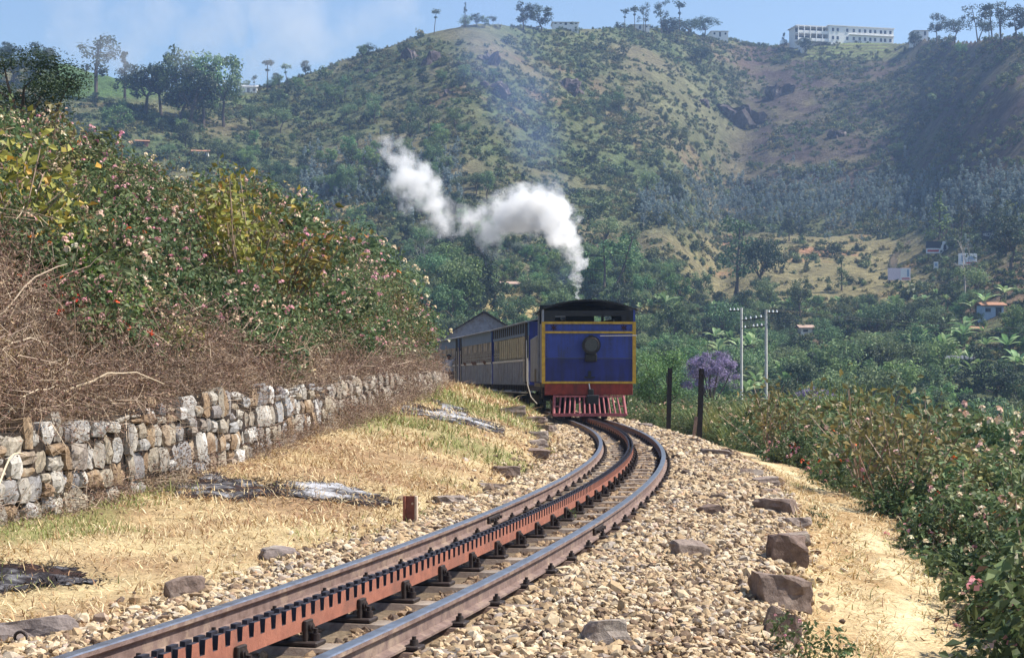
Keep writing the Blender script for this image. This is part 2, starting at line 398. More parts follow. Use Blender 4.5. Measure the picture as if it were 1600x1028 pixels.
# ------------------------------------------------------------------ loose ballast (gravel)
ICO = None
def ico_base():
    p = (1 + 5 ** .5) / 2
    v = np.array([(-1, p, 0), (1, p, 0), (-1, -p, 0), (1, -p, 0), (0, -1, p), (0, 1, p), (0, -1, -p), (0, 1, -p), (p, 0, -1), (p, 0, 1), (-p, 0, -1), (-p, 0, 1)], float)
    f = np.array([(0, 11, 5), (0, 5, 1), (0, 1, 7), (0, 7, 10), (0, 10, 11), (1, 5, 9), (5, 11, 4), (11, 10, 2), (10, 7, 6), (7, 1, 8), (3, 9, 4), (3, 4, 2), (3, 2, 6), (3, 6, 8), (3, 8, 9), (4, 9, 5), (2, 4, 11), (6, 2, 10), (8, 6, 7), (9, 8, 1)])
    return v / np.linalg.norm(v[0]), f
IV, IF = ico_base()
def rand_rot(n, rng):
    q = rng.normal(size=(n, 4)); q /= np.linalg.norm(q, axis=1)[:, None]; w, x, y, z = q.T
    return np.stack([1 - 2 * (y * y + z * z), 2 * (x * y - z * w), 2 * (x * z + y * w), 2 * (x * y + z * w), 1 - 2 * (x * x + z * z), 2 * (y * z - x * w), 2 * (x * z - y * w), 2 * (y * z + x * w), 1 - 2 * (x * x + y * y)], -1).reshape(n, 3, 3)
def gravel(P, size, rng):
    n = len(P); v = IV[None] * (1 + rng.uniform(-.28, .3, (n, 12, 1))) * np.stack([rng.uniform(.8, 1.5, n), rng.uniform(.6, 1.0, n), rng.uniform(.45, .8, n)], -1)[:, None]
    v = np.einsum('nij,nkj->nki', rand_rot(n, rng), v) * size[:, None, None]; v[:, :, 2] *= .8
    V = (v + P[:, None]).reshape(-1, 3); F = (IF[None] + (np.arange(n) * 12)[:, None, None]).reshape(-1, 3)
    return V, F
rng = np.random.default_rng(11); parts = []
def edge_l(s): return -1.42 - .22 * fbm(s * .5, s * 0, 3)
def edge_r(s): return 2.12 + .2 * fbm(s * .6, s * 0 + 5, 3)
for (y0, y1, dens, sz) in ((5.2, 8.5, 1000, .023), (8.5, 12, 900, .0235), (12, 17, 620, .0265), (17, 25, 300, .034), (25, 46, 130, .045), (46, 62, 40, .06)):
    s0, s1 = s_of_y(y0), s_of_y(y1); N = int((s1 - s0) * 3.9 * dens); s = rng.uniform(s0, s1, N); o = rng.uniform(-1.75, 2.35, N)
    k = (o > edge_l(s) - .12 * rng.random(N) ** 3) & (o < edge_r(s) + .25 * rng.random(N) ** 3)
    k &= ~((np.abs(np.abs(o) - .53) < .075)) & ~((np.abs(o) < .10))
    # sleepers stay partly clear of stones between the rails
    ph = (s / .76) % 1.0; k &= ~((ph < .24) & (np.abs(o) < .85) & (rng.random(N) < np.where(np.abs(o) < .5, .93, .75)))
    s, o = s[k], o[k]; x, y = tpv(s, o); z = near_h(s, o)
    heap = np.where(np.abs(o) > .65, .02, -.012) + .02 * rng.random(len(s))
    parts.append((np.column_stack([x, y, z + heap]), sz * rng.lognormal(0, .32, len(s))))
# scattered strays on the grass verge and the path
s = rng.uniform(s_of_y(6), s_of_y(30), 900); o = np.where(rng.random(900) < .7, -1.45 - rng.exponential(.2, 900), 2.2 + rng.exponential(.1, 900)); x, y = tpv(s, o)
parts.append((np.column_stack([x, y, ground_z(x, y) + .01]), .026 * rng.lognormal(0, .35, 900)))
P = np.vstack([p for p, _ in parts]); SZ = np.concatenate([q for _, q in parts]); V, F = gravel(P, SZ, rng)
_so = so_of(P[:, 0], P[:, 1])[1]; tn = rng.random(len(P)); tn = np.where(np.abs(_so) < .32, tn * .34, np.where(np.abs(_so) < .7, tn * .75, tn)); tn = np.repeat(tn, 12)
t = NT('ballast_stone'); a = t.attr('tone')
col = t.ramp(a.outputs['Fac'], [(0, (.10, .075, .06)), (.14, (.24, .165, .11)), (.36, (.44, .32, .19)), (.62, (.56, .43, .27)), (.82, (.66, .55, .39)), (.94, (.42, .36, .31)), (1, (.48, .29, .16))]).outputs[0]
nz = t.noise(60, 4, .7, 'World'); col = t.mix(col, t.ramp(nz.outputs[0], [(.3, (.72, .68, .64)), (.6, (1, 1, 1))]).outputs[0], 1.0, 'MULTIPLY')
t.link(col, t.b.inputs['Base Color']); t.b.inputs['Roughness'].default_value = .9; t.b.inputs['Specular IOR Level'].default_value = .15
t.bump(nz.outputs[0], .35, .004)
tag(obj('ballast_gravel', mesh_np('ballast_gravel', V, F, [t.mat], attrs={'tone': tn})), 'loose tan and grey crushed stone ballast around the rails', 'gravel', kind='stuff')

# ------------------------------------------------------------------ dry grass
t = NT('straw'); a = t.attr('tone')
col = t.ramp(a.outputs['Fac'], [(0, (.16, .08, .045)), (.25, (.36, .21, .11)), (.5, (.58, .43, .22)), (.78, (.78, .66, .42)), (.80, (.17, .20, .06)), (1, (.29, .31, .11))]).outputs[0]
t.link(col, t.b.inputs['Base Color']); t.b.inputs['Roughness'].default_value = .8; t.b.inputs['Specular IOR Level'].default_value = .15
M_STRAW = t.mat
def blades(P, L, W, lay, rng, tone):
    n = len(P); az = rng.uniform(0, 2 * np.pi, n); el = np.radians(np.clip(rng.normal(lay, 22, n), 2, 88))
    u = np.stack([np.cos(az) * np.cos(el), np.sin(az) * np.cos(el), np.sin(el)], -1); sd = np.stack([-np.sin(az), np.cos(az), rng.normal(0, .3, n)], -1)
    bend = np.stack([np.cos(az), np.sin(az), -np.ones(n) * .6], -1) * (L * .3)[:, None]
    b0, b1 = P - sd * W[:, None] / 2, P + sd * W[:, None] / 2; mid = P + u * (L * .55)[:, None]; tip = P + u * L[:, None] + bend * rng.random(n)[:, None]
    V = np.stack([b0, b1, mid + sd * W[:, None] * .35, mid - sd * W[:, None] * .35, tip], 1).reshape(-1, 3)
    k = np.arange(n)[:, None] * 5
    return V, k + np.array([[0, 1, 2, 3]]), k + np.array([[3, 2, 4]]), np.repeat(tone, 5)
rng = np.random.default_rng(21); PP = []; LL = []; WW = []; TN = []; LY = []
def sow(y0, y1, o0, o1, dens, L, W, lay, grn):
    s0, s1 = s_of_y(y0), s_of_y(y1); N = int((s1 - s0) * abs(o1 - o0) * dens); s = rng.uniform(s0, s1, N); o = rng.uniform(o0, o1, N); x, y = tpv(s, o)
    cl = fbm(x * 2.2, y * 2.2, 3); k = rng.random(N) < np.clip(.75 + cl, .15, 1)
    if o1 < 0: k &= (o < edge_l(s) + .1 * rng.random(N))
    else: k &= (o > edge_r(s) - .05)
    if o0 > 0: k &= np.abs(o - 3.0) > .22 * rng.random(N)
    s, o, x, y = s[k], o[k], x[k], y[k]; N = len(s)
    g = fbm(x * .45 + 9, y * .45, 3); tn = np.clip(rng.beta(1.5, 1.2, N) * .78, 0, .78); gm = rng.random(N) < np.clip(g * 2.0 + grn, .005, .6)
    tn = np.where(o0 > 0, np.clip(rng.beta(2.6, 1.3, N) * .78, 0, .78), tn); tn = np.where(gm, rng.uniform(.82, 1, N), tn)
    PP.append(np.column_stack([x, y, ground_z(x, y) - .005])); LL.append(L * rng.lognormal(0, .35, N)); WW.append(W * rng.lognormal(0, .3, N)); TN.append(tn); LY.append(np.where(gm, lay + 25, lay))
sow(6, 13, -5.3, -1.3, 1300, .07, .006, 20, .03); sow(13, 20, -4.4, -1.3, 1200, .08, .008, 20, .06); sow(20, 32, -4.4, -1.3, 420, .11, .012, 26, .08); sow(32, 56, -4.4, -1.3, 170, .15, .02, 30, .1)
sow(6, 13, 2.1, 4.1, 2600, .075, .007, 6, -1.); sow(13, 30, 2.1, 4.0, 1400, .09, .010, 8, -1.); sow(6, 20, 2.1, 4.1, 30, .1, .008, 30, 1.)
Pn = np.vstack(PP); V, Q, T3, tn = blades(Pn, np.concatenate(LL), np.concatenate(WW), np.concatenate(LY), rng, np.concatenate(TN))
tag(obj('dry_grass', mesh_np('dry_grass', V, [Q, T3], [M_STRAW], attrs={'tone': tn})), 'short straw coloured dry grass on the bank and beside the path', 'grass', kind='stuff')

# ------------------------------------------------------------------ track
M_RAILTOP = mat('rail_steel_worn', (.40, .42, .46), (.26, .25, .26), 9, .34, .85, spec=.5)
M_RAIL = mat('rail_rust', (.25, .175, .15), (.15, .10, .085), 14, .75, .1, bump=.3, bscale=90, dirt=(.36, .27, .20))
M_RACK = mat('rack_red_rust', (.38, .15, .095), (.27, .105, .07), 12, .7, .05, bump=.3, bscale=80, dirt=(.22, .10, .07))
M_TOOTH = mat('rack_tooth_grease', (.045, .042, .055), (.022, .02, .026), 20, .6, .1, spec=.3)
M_IRON = mat('dark_iron', (.06, .045, .04), (.03, .024, .022), 15, .6, .3, bump=.2)
M_SLEEP = mat('sleeper_steel', (.30, .25, .20), (.19, .145, .11), 7, .8, .05, bump=.3, bscale=60, dirt=(.14, .09, .07), rand=.15)
track = empty('railway_track', tp(s_of_y(12), 0, -.16))
tag(track, 'curved metre gauge railway track with a toothed centre rack rail', 'railway track')
inv = Matrix.Translation(-track.location)
def child(o): o.parent = track; o.matrix_parent_inverse = inv; return o
def sweep(name, prof, mids, s0, s1, step, o0, mats):
    """profile of (offset, height) points swept along the line"""
    s = np.arange(s0, s1, step); n = len(prof); x, y, th = line(s); V = np.zeros((len(s), n, 3))
    for j, (o, z) in enumerate(prof):
        V[:, j, 0] = x + (o0 + o) * np.cos(th); V[:, j, 1] = y - (o0 + o) * np.sin(th); V[:, j, 2] = z
    k = (np.arange(len(s) - 1) * n)[:, None]; j = np.arange(n)[None]; j2 = (j + 1) % n
    F = np.stack([k + j, k + j2, k + n + j2, k + n + j], -1).reshape(-1, 4); mi = np.tile(np.array(mids), len(s) - 1)
    F2 = [np.array([list(range(n - 1, -1, -1))]), np.array([list(range((len(s) - 1) * n, len(s) * n))])]
    me = bpy.data.meshes.new(name)
    me = mesh_np(name, V.reshape(-1, 3), [F] + F2, mats, np.concatenate([mi, [0, 0]])); return obj(name, me)
RP = [(-.028, 0), (-.034, -.006), (-.034, -.026), (-.022, -.036), (-.008, -.042), (-.008, -.102), (-.055, -.112), (-.055, -.124), (.055, -.124), (.055, -.112), (.008, -.102), (.008, -.042), (.022, -.036), (.034, -.026), (.034, -.006), (.028, 0)]
RM = [0] * 14 + [1, 1]; RM[0] = 1
SA, SB = s_of_y(1.5), s_of_y(100)
for o0 in (-.53, .53): child(sweep('running_rail', RP, RM, SA, SB, .25, o0, [M_RAIL, M_RAILTOP]))
PITCH = .12
def rack_bar(o0, ph):
    mb_v = []; F = []; MI = []
    s = np.arange(SA, s_of_y(47), PITCH) + ph
    hw = .013; zb, zt, zk = -.062, .004, .066
    fr = [(0.0, zt), (.19, zt), (.25, zk), (.75, zk), (.81, zt)]
    V = []; base = 0
    for k, s0 in enumerate(s):
        for f, z in fr:
            for sd in (-hw, hw):
                p = tp(s0 + f * PITCH, o0 + sd, zb); V.append((p.x, p.y, zb)); V.append((p.x, p.y, z))
    n = len(s) * 5
    for r in range(n - 1):
        a, b = r * 4, r * 4 + 4; j = r % 5; tooth = j in (1, 2, 3)
        F += [(a, b, b + 1, a + 1), (a + 2, a + 3, b + 3, b + 2), (a + 1, b + 1, b + 3, a + 3), (a, a + 2, b + 2, b)]
        MI += [1 if o0 > 0 else 0, 0 if o0 > 0 else 1, 1, 0]
    return mesh_np('rack_bar', V, np.array(F)[:, ::-1], [M_RACK, M_TOOTH], MI)
for o0, ph in ((-.032, .06), (.032, 0)):
    bar = child(obj('rack_bar', rack_bar(o0, ph)))
# sleepers with rail clips and rack chairs
q = MB(); q.prism([(-.115, -.05), (-.085, 0), (.085, 0), (.115, -.05)], -.92, .92, axis='x')
SLEEPER = q.mesh('sleeper', M_SLEEP)
q = MB(); q.box((0, 0, .012), (.085, .10, .024), bev=.006); q.tube((0, 0, .02), (0, 0, .05), .026, .022, 6); q.tube((0, 0, .05), (0, 0, .066), .012, .012, 6)
CLIP = q.mesh('rail_clip', M_IRON)
q = MB(); q.box((0, 0, .012), (.26, .13, .024), bev=.006)
for sd in (-1, 1): q.box((sd * .058, 0, .07), (.022, .09, .11), bev=.004); q.box((sd * .09, 0, .035), (.05, .02, .05))
CHAIR = q.mesh('rack_chair', M_IRON)
q = MB(); q.tube((0, 0, 0), (0, 0, .035), .024, .024, 6); q.tube((0, 0, .035), (0, 0, .06), .013, .013, 6)
BOLT = q.mesh('bolt', M_IRON)
q = MB(); q.tube((-.09, 0, 0), (.09, 0, 0), .016, .016, 6); q.tube((.065, 0, 0), (.082, 0, 0), .026, .026, 6)
CROSSB = q.mesh('cross_bolt', M_IRON)
for k in range(int(SA / .76), int(s_of_y(46) / .76)):
    s = k * .76 + .09; x, y, th = line(s); r = -float(th) + random.uniform(-.02, .02); p = tp(s, 0, -.135)
    o = obj('sleeper', SLEEPER); o.location = p; o.rotation_euler = (0, 0, r); child(o)
    if y < 36:
        for off in (-.61, -.45, .45, .61):
            c = obj('rail_clip', CLIP); c.location = tp(s, off, -.133); c.rotation_euler = (0, 0, r); child(c)
    ch = obj('rack_chair', CHAIR); ch.location = tp(s, 0, -.133); ch.rotation_euler = (0, 0, r); child(ch)
    if y < 26:
        for sd in (-1, 1):
            b = obj('bolt', BOLT, ch); b.location = (sd * .10, .0, .024)
        b = obj('cross_bolt', CROSSB, ch); b.location = (0, 0, .09)
# fishplates at two rail joints
q = MB(); q.box((0, 0, 0), (.022, .46, .055), bev=.006)
for yy in (-.17, -.06, .06, .17): q.tube((-.02, yy, 0), (.04, yy, 0), .016, .016, 6)
FISH = q.mesh('fishplate', M_IRON)
for yj, off in ((13.7, -.53), (12.9, .53), (24.5, .53)):
    for sd in (-1, 1):
        s = s_of_y(yj); x, y, th = line(s); f = obj('fishplate', FISH); f.location = tp(s, off + sd * .022, -.07); f.rotation_euler = (0, 0, -float(th) + (math.pi if sd < 0 else 0)); child(f)

# ------------------------------------------------------------------ stone wall
def stone_mat(name, ramp, stain=(.05, .045, .05), scale=7):
    t = NT(name); oi = t.add('ShaderNodeObjectInfo')
    base = t.ramp(oi.outputs['Random'], ramp, 'LINEAR').outputs[0]
    geo = t.add('ShaderNodeNewGeometry'); mp = t.add('ShaderNodeMapping'); mp.inputs['Scale'].default_value = (1, 1, .35); t.link(geo.outputs['Position'], mp.inputs[0])
    n1 = t.noise(scale, 6, .7, vec=mp.outputs[0]); n2 = t.noise(scale * 4, 5, .7, vec=geo.outputs['Position']); n3 = t.noise(scale * .6, 4, .6, vec=geo.outputs['Position'])
    c = t.mix(base, stain, t.ramp(n1.outputs[0], [(.5, (0, 0, 0)), (.85, (.8, .8, .8))]).outputs[0])
    c = t.mix(c, (.62, .58, .48), t.ramp(n3.outputs[0], [(.52, (0, 0, 0)), (.78, (.5, .5, .5))]).outputs[0])
    c = t.mix(c, t.ramp(n2.outputs[0], [(.3, (.6, .57, .55)), (.65, (1.12, 1.1, 1.08))]).outputs[0], 1.0, 'MULTIPLY')
    t.link(c, t.b.inputs['Base Color']); t.b.inputs['Roughness'].default_value = .9; t.b.inputs['Specular IOR Level'].default_value = .15
    t.bump(n2.outputs[0], .6, .02); return t.mat
M_WALL = stone_mat('wall_stone', [(0, (.22, .15, .10)), (.2, (.34, .25, .16)), (.42, (.26, .26, .27)), (.6, (.36, .31, .23)), (.75, (.36, .37, .38)), (.88, (.46, .43, .37)), (.95, (.66, .65, .62)), (1, (.18, .16, .16))])
M_WALLF = mat('wall_stone_far', (.42, .37, .29), (.19, .16, .14), 3.2, .9, bump=.4, dirt=(.30, .22, .15), coord='Object', detail=3, lo=.3, hi=.7)
M_ROCK = stone_mat('edge_rock', [(0, (.18, .13, .11)), (.4, (.25, .195, .165)), (.75, (.32, .27, .24)), (1, (.23, .195, .185))], stain=(.10, .06, .05), scale=5)
M_CORE = mat('wall_core_soil', (.05, .035, .025), (.02, .015, .012), 5, .95)
wall = empty('stone_wall', tp(s_of_y(13), -WO, 0)); tag(wall, 'low dry stone retaining wall of squared grey blocks below the thicket', 'wall')
winv = Matrix.Translation(-wall.location)
rng = np.random.default_rng(5)
def wall_stone(w, h, dep):
    """rough squared block, front at local -y... front face bulged, 5x5 jittered face"""
    n = 3; g = np.linspace(-.5, .5, n + 1); V = []; F = []
    jit = rng.normal(0, 1, (n + 1, n + 1, 3))
    for j in range(n + 1):
        for i_ in range(n + 1):
            u, v = g[i_], g[j]; e = max(abs(u), abs(v)) > .49; cnr = abs(u) > .49 and abs(v) > .49
            V.append((u * w * (.9 if cnr else 1) + jit[j, i_, 0] * w * .035, (.035 if cnr else .022 if e else 0) + jit[j, i_, 1] * .009, v * h * (.9 if cnr else 1) + jit[j, i_, 2] * h * .035))
    N = n + 1
    for j in range(n):
        for i_ in range(n): F.append((j * N + i_, j * N + i_ + 1, (j + 1) * N + i_ + 1, (j + 1) * N + i_))
    ring = [i_ for i_ in range(N)] + [j * N + n for j in range(1, N)] + [n * N + i_ for i_ in range(n - 1, -1, -1)] + [j * N for j in range(n - 1, 0, -1)]
    b = len(V)
    for r in ring: V.append((V[r][0] * .93, dep, V[r][2] * .93))
    for k in range(len(ring)): F.append((ring[(k + 1) % len(ring)], ring[k], b + k, b + (k + 1) % len(ring)))
    return V, F
# courses: uneven heights, stones of uneven width, some tall ones spanning
s0w, s1w = s_of_y(8.5), s_of_y(47); nst = 0; far_v = []; far_f = []
def lay(sc, zc, w, h):
    global nst
    yy = float(np.interp(sc, SS, CL[:, 1])); th = float(line(sc)[2]); tilt = rng.normal(0, .05)
    V, F = wall_stone(w * .955, h * .95, .16)
    loc = tp(sc, -WO + rng.uniform(-.05, .04), zc)
    R = Euler((rng.normal(-.1, .05), tilt, math.pi / 2 - th + rng.normal(0, .06)), 'XYZ').to_matrix()
    if nst < 300 and 10.8 < yy < 21.5:
        nst += 1; me = bpy.data.meshes.new('stone'); me.from_pydata(V, [], F); me.materials.append(M_WALL); me.update()
        o = obj('stone', me); o.location = loc; o.rotation_euler = R.to_euler(); o.parent = wall; o.matrix_parent_inverse = winv
    else:
        b = len(far_v); far_v.extend([tuple(R @ Vector(v) + loc) for v in V]); far_f.extend([tuple(b + q for q in f) for f in F])
zfun = lambda s_: (float(zwall(np.interp(s_, SS, CL[:, 1]))), float(hwall(np.interp(s_, SS, CL[:, 1]))))
def course(k):
    s = s0w + rng.uniform(0, .2)
    while s < s1w:
        zb, hw_ = zfun(s); nrow = 4 if hw_ > .68 else 3 if hw_ > .42 else 2
        if k >= nrow: s += .25; continue
        wob = .035 * math.sin(s * 1.3 + k * 2.1) + .025 * math.sin(s * 3.7 + k); rh = (hw_ + .12) / nrow
        w = rng.choice([.12, .17, .21, .26, .33], p=[.2, .22, .25, .2, .13]) * rng.uniform(.9, 1.1)
        z0 = zb - .08 + k * rh + (wob if k else 0); z1 = zb - .08 + (k + 1) * rh + (.035 * math.sin(s * 1.3 + (k + 1) * 2.1) + .025 * math.sin(s * 3.7 + k + 1) if k < nrow - 1 else rng.uniform(-.12, .07))
        if rng.random() < .22 and w > .13:               # two small ones instead of one tall
            f = rng.uniform(.4, .6); lay(s + w / 2, z0 + (z1 - z0) * f / 2, w, (z1 - z0) * f); lay(s + w / 2, z0 + (z1 - z0) * (1 + f) / 2, w * .95, (z1 - z0) * (1 - f))
        else: lay(s + w / 2, (z0 + z1) / 2, w, z1 - z0)
        s += w
for k in range(4): course(k)
if far_v:
    me = bpy.data.meshes.new('far_stones'); me.from_pydata(far_v, [], far_f); me.materials.append(M_WALLF); me.update()
    o = obj('far_stones', me); o.parent = wall; o.matrix_parent_inverse = winv; o['kind'] = 'stuff'
# dark earth core behind the stones
s = np.arange(s0w, s1w, .4); V = []; F = []
for k, q in enumerate(s):
    zb, hh = zfun(q)
    for off, z in ((-WO - .045, zb - .15), (-WO - .055, zb + hh - .06), (-WO - .5, zb + hh - .06), (-WO - .5, zb - .15)): V.append(tuple(tp(q, off, z)))
for k in range(len(s) - 1):
    for j in range(4): F.append((k * 4 + j, k * 4 + (j + 1) % 4, k * 4 + 4 + (j + 1) % 4, k * 4 + 4 + j))
me = bpy.data.meshes.new('earth_core'); me.from_pydata(V, [], F); me.materials.append(M_CORE); me.update()
o = obj('earth_core', me); o.parent = wall; o.matrix_parent_inverse = winv

# ------------------------------------------------------------------ edge stones, one object each
def boulder(seed, size, cuts=8, sub=3, rough=.075):
    r = np.random.default_rng(seed); bm = bmesh.new(); bmesh.ops.create_icosphere(bm, subdivisions=sub, radius=1.0)
    pl = [(Vector(v).normalized(), d) for v, d in zip(r.normal(size=(cuts, 3)), r.uniform(.66, .9, cuts))]
    for ax in ((1, 0, 0), (-1, 0, 0), (0, 1, 0), (0, -1, 0), (0, 0, 1), (0, 0, -1)): pl.append(((Vector(ax) + Vector(r.normal(0, .13, 3))).normalized(), r.uniform(.5, .64)))
    for v in bm.verts:
        for n_, d in pl:
            e = v.co.dot(n_) - d
            if e > 0: v.co -= n_ * e * .96
    off = r.uniform(0, 50)
    for v in bm.verts:
        q = v.co; k = float(fbm(np.array([q.x * 2.3 + off + q.z]), np.array([q.y * 2.3 + q.z * 1.7 + off]), 3)[0]); k2 = float(fbm(np.array([q.x * 7 + off]), np.array([q.y * 7 + q.z * 6 + off]), 2)[0]); v.co += q.normalized() * (k * rough * 2 + k2 * rough * .5)
        v.co.x *= size[0] * .74; v.co.y *= size[1] * .74; v.co.z *= size[2] * .9
    me = bpy.data.meshes.new('edge_stone'); bm.to_mesh(me); bm.free(); me.materials.append(M_ROCK)
    return me
EDGE = [  # px, py (base middle), offset height, width m, height m, turn, label
    (1221, 952, .46, .26, .15, 'big cracked brown block topped by a flat slab beside the path'),
    (1230, 886, .40, .27, .2, 'rounded dark boulder standing just beyond the cracked block'),
    (1243, 853, .34, .13, .0, 'flat pale slab lying behind the rounded dark boulder'),
    (1246, 826, .36, .12, .2, 'thin grey slab by a green sprig at the path edge'),
    (1216, 806, .52, .20, -.3, 'wide tilted grey block midway along the path edge'),
    (1198, 773, .34, .08, .1, 'low flat stone half sunk at the ballast edge'),
    (1199, 760, .46, .14, .3, 'rounded grey stone behind the low flat one'),
    (1175, 746, .42, .14, 0, 'squared brown block where the path begins'),
    (1120, 714, .62, .16, -.2, 'weathered stepped stone at the outer bend of the ballast'),
    (1080, 692, .55, .10, .3, 'low pale stone in front of the farther black post'),
    (1035, 672, .70, .10, -.5, 'long flat pale stone beside the outer rail near the engine'),
    (1008, 663, .62, .15, -.2, 'dark rounded stone beside the engine cowcatcher'),
    (1078, 876, .34, .16, .5, 'lone brown angular rock lying on the ballast'),
    (1110, 808, .30, .13, .2, 'small reddish rock half buried in the ballast'),
    (945, 1015, .34, .16, .4, 'orange brown rock in the gravel at the bottom of the picture'),
    (285, 940, .27, .16, .5, 'dark wedge of rock at the grass edge, nearest the left rail'),
    (432, 876, .36, .10, .4, 'long brown stone on the grass verge left of the marker'),
    (700, 790, .38, .12, .4, 'broad brown stone on the verge right of the red marker'),
    (768, 766, .42, .10, .3, 'flat tan stone on the verge between two brown rocks'),
    (790, 745, .46, .17, .5, 'peaked brown rock on the inner verge before the stack'),
    (838, 716, .55, .16, .1, 'lowest flat slab of the rock stack inside the curve'),
    (838, 700, .52, .16, .4, 'second slab of the rock stack inside the curve'),
    (842, 686, .50, .16, .2, 'squared brown rock in the stack inside the curve'),
    (846, 674, .62, .15, -.2, 'jagged rock near the top of the stack inside the curve'),
    (836, 661, .60, .15, .1, 'topmost rock of the stack beside the shaded ballast'),
    (800, 650, .70, .22, .1, 'shaded pale rock below the engine side'),
    (40, 1000, .55, .12, .2, 'broad flat pink grey stone at the bottom left corner'),
    (1225, 1012, .30, .22, .2, 'pinkish rock behind the flowering sprig at the bottom'),
]
def hit_near(px, py):
    d = np.arange(5, 75, .05); x = (px - 800) / FPX * d; z = EYE + (HZY - py) / FPX * d; g = ground_z(x, d); k = np.nonzero(g > z)[0]
    dd = d[k[0]] if len(k) else 45.; xx = (px - 800) / FPX * dd; return Vector((xx, dd, gz(xx, dd)))
for k, (px, py, w, h, rz, lab) in enumerate(EDGE):
    w *= .87; h *= .9; o = obj('edge_stone', boulder(100 + k, (w, w * random.uniform(.55, .75), h)))
    p = hit_near(px, py); o.location = p + Vector((0, w * .2, h * .40)); o.rotation_euler = (random.uniform(-.08, .08), random.uniform(-.08, .08), rz)
    tag(o, lab, 'rock', 'stones edging the track bed')

# short steel marker post of old rail at the verge
M_POST = mat('post_rust', (.30, .11, .075), (.20, .07, .05), 12, .7, .1, bump=.2); M_PALE = mat('post_pale_edge', (.62, .50, .38), (.45, .33, .24), 20, .8)
p = hit_near(642, 822); post = empty('marker_post', p, -.15); tag(post, 'short red brown iron marker post with a bolt hole beside the track', 'post')
q = MB(); q.box((-.06, .0, .10), (.02, .06, .36)); q.box((-.005, .012, .10), (.095, .018, .36)); q.build('channel', M_POST, post)
MB().box((.052, 0, .10), (.02, .062, .358)).build('pale_flange', M_PALE, post)
MB().tube((.015, -.004, .21), (.015, .006, .21), .011, .011, 10).build('bolt_hole', M_PALE, post)
p = hit_near(32, 1012); q = MB()
for k in range(14):
    a, b = k / 14 * 2 * math.pi, (k + 1) / 14 * 2 * math.pi; q.tube((math.cos(a) * .03, 0, .03 + math.sin(a) * .03), (math.cos(b) * .03, 0, .03 + math.sin(b) * .03), .009, .009, 6)
o = q.build('iron_ring', M_IRON); o.location = p + Vector((0, 0, .02)); tag(o, 'small dark iron ring lying on stones at the bottom left', 'ring')

# ash left by small grass fires
t = NT('ash'); a = t.attr('tone'); n1 = t.noise(9, 6, .7, 'World')
ad = t.add('ShaderNodeMath', operation='ADD'); t.link(a.outputs['Fac'], ad.inputs[0])
m_ = t.add('ShaderNodeMath', operation='MULTIPLY_ADD'); t.link(n1.outputs[0], m_.inputs[0]); m_.inputs[1].default_value = 1.5; m_.inputs[2].default_value = -.75; t.link(m_.outputs[0], ad.inputs[1])
t.link(t.ramp(ad.outputs[0], [(.0, (.05, .03, .025)), (.35, (.022, .02, .022)), (.55, (.09, .085, .09)), (.75, (.24, .235, .24)), (1, (.42, .42, .44))]).outputs[0], t.b.inputs['Base Color'])
t.b.inputs['Roughness'].default_value = 1; t.b.inputs['Specular IOR Level'].default_value = .05; t.bump(n1.outputs[0], .5, .02); M_ASH = t.mat
M_CHAR = mat('char', (.03, .022, .02), (.015, .012, .012), 30, .9)
def ash(pxs, label, white, seed):
    """outline given by ground points; irregular low mound"""
    c = hit_near(*pxs[0]); R = [hit_near(*q) for q in pxs[1:]]; rg_ = np.random.default_rng(seed)
    ang_ = sorted((math.atan2(q.y - c.y, q.x - c.x), (q - c).length) for q in R)
    aa = [ang_[-1][0] - 2 * math.pi] + [a for a, _ in ang_] + [ang_[0][0] + 2 * math.pi]; rr = [ang_[-1][1]] + [r for _, r in ang_] + [ang_[0][1]]
    xs = np.arange(min(q.x for q in R) - .3, max(q.x for q in R) + .3, .045); ys = np.arange(min(q.y for q in R) - .5, max(q.y for q in R) + .5, .07)
    X, Y = np.meshgrid(xs, ys, indexing='ij'); th = np.arctan2(Y - c.y, X - c.x); m_ = np.hypot(X - c.x, Y - c.y) / np.interp(th, aa, rr) + .55 * fbm(X * 2.5 + seed, Y * 2.5, 4) + rg_.normal(0, .05, X.shape)
    Z = ground_z(X.ravel(), Y.ravel()).reshape(X.shape) + .006 + .02 * np.clip(1 - m_, 0, 1) + .012 * fbm(X * 9, Y * 9, 3) + rg_.normal(0, .004, X.shape)
    tn = white * np.clip(1 - m_, 0, 1) ** .5 + .12 + .75 * fbm(X * 2.2 + 4, Y * 5., 4) + rg_.normal(0, .07, X.shape); n, k = X.shape; i_ = (np.arange(n - 1)[:, None] * k + np.arange(k - 1)[None]).ravel()
    F = np.column_stack([i_, i_ + k, i_ + k + 1, i_ + 1]); F = F[(m_.ravel()[F] < 1).all(1)]; us = np.unique(F); remap = np.zeros(n * k, int); remap[us] = np.arange(len(us))
    o = obj('ash_patch', mesh_np('ash_patch', np.stack([X, Y, Z], -1).reshape(-1, 3)[us], remap[F], [M_ASH], smooth=True, attrs={'tone': tn.ravel()[us]})); tag(o, label, 'ash patch')
    m_ = 1100; th = rg_.uniform(-math.pi, math.pi, m_); r = np.interp(th, aa, rr) * rg_.uniform(.55, 1.3, m_); x = c.x + np.cos(th) * r; y = c.y + np.sin(th) * r; P_ = np.column_stack([x, y, ground_z(x, y) + .012])
    V, Q, T3, tn = blades(P_, rg_.uniform(.02, .07, m_), rg_.uniform(.004, .012, m_), np.full(m_, 10.), rg_, rg_.choice([.0, .3, .36, .7], m_, p=[.35, .35, .2, .1]))
    k = obj('charred_litter', mesh_np('charred_litter', V, [Q, T3], [M_CHAR], attrs={'tone': tn}), o); k['kind'] = 'stuff'; return o
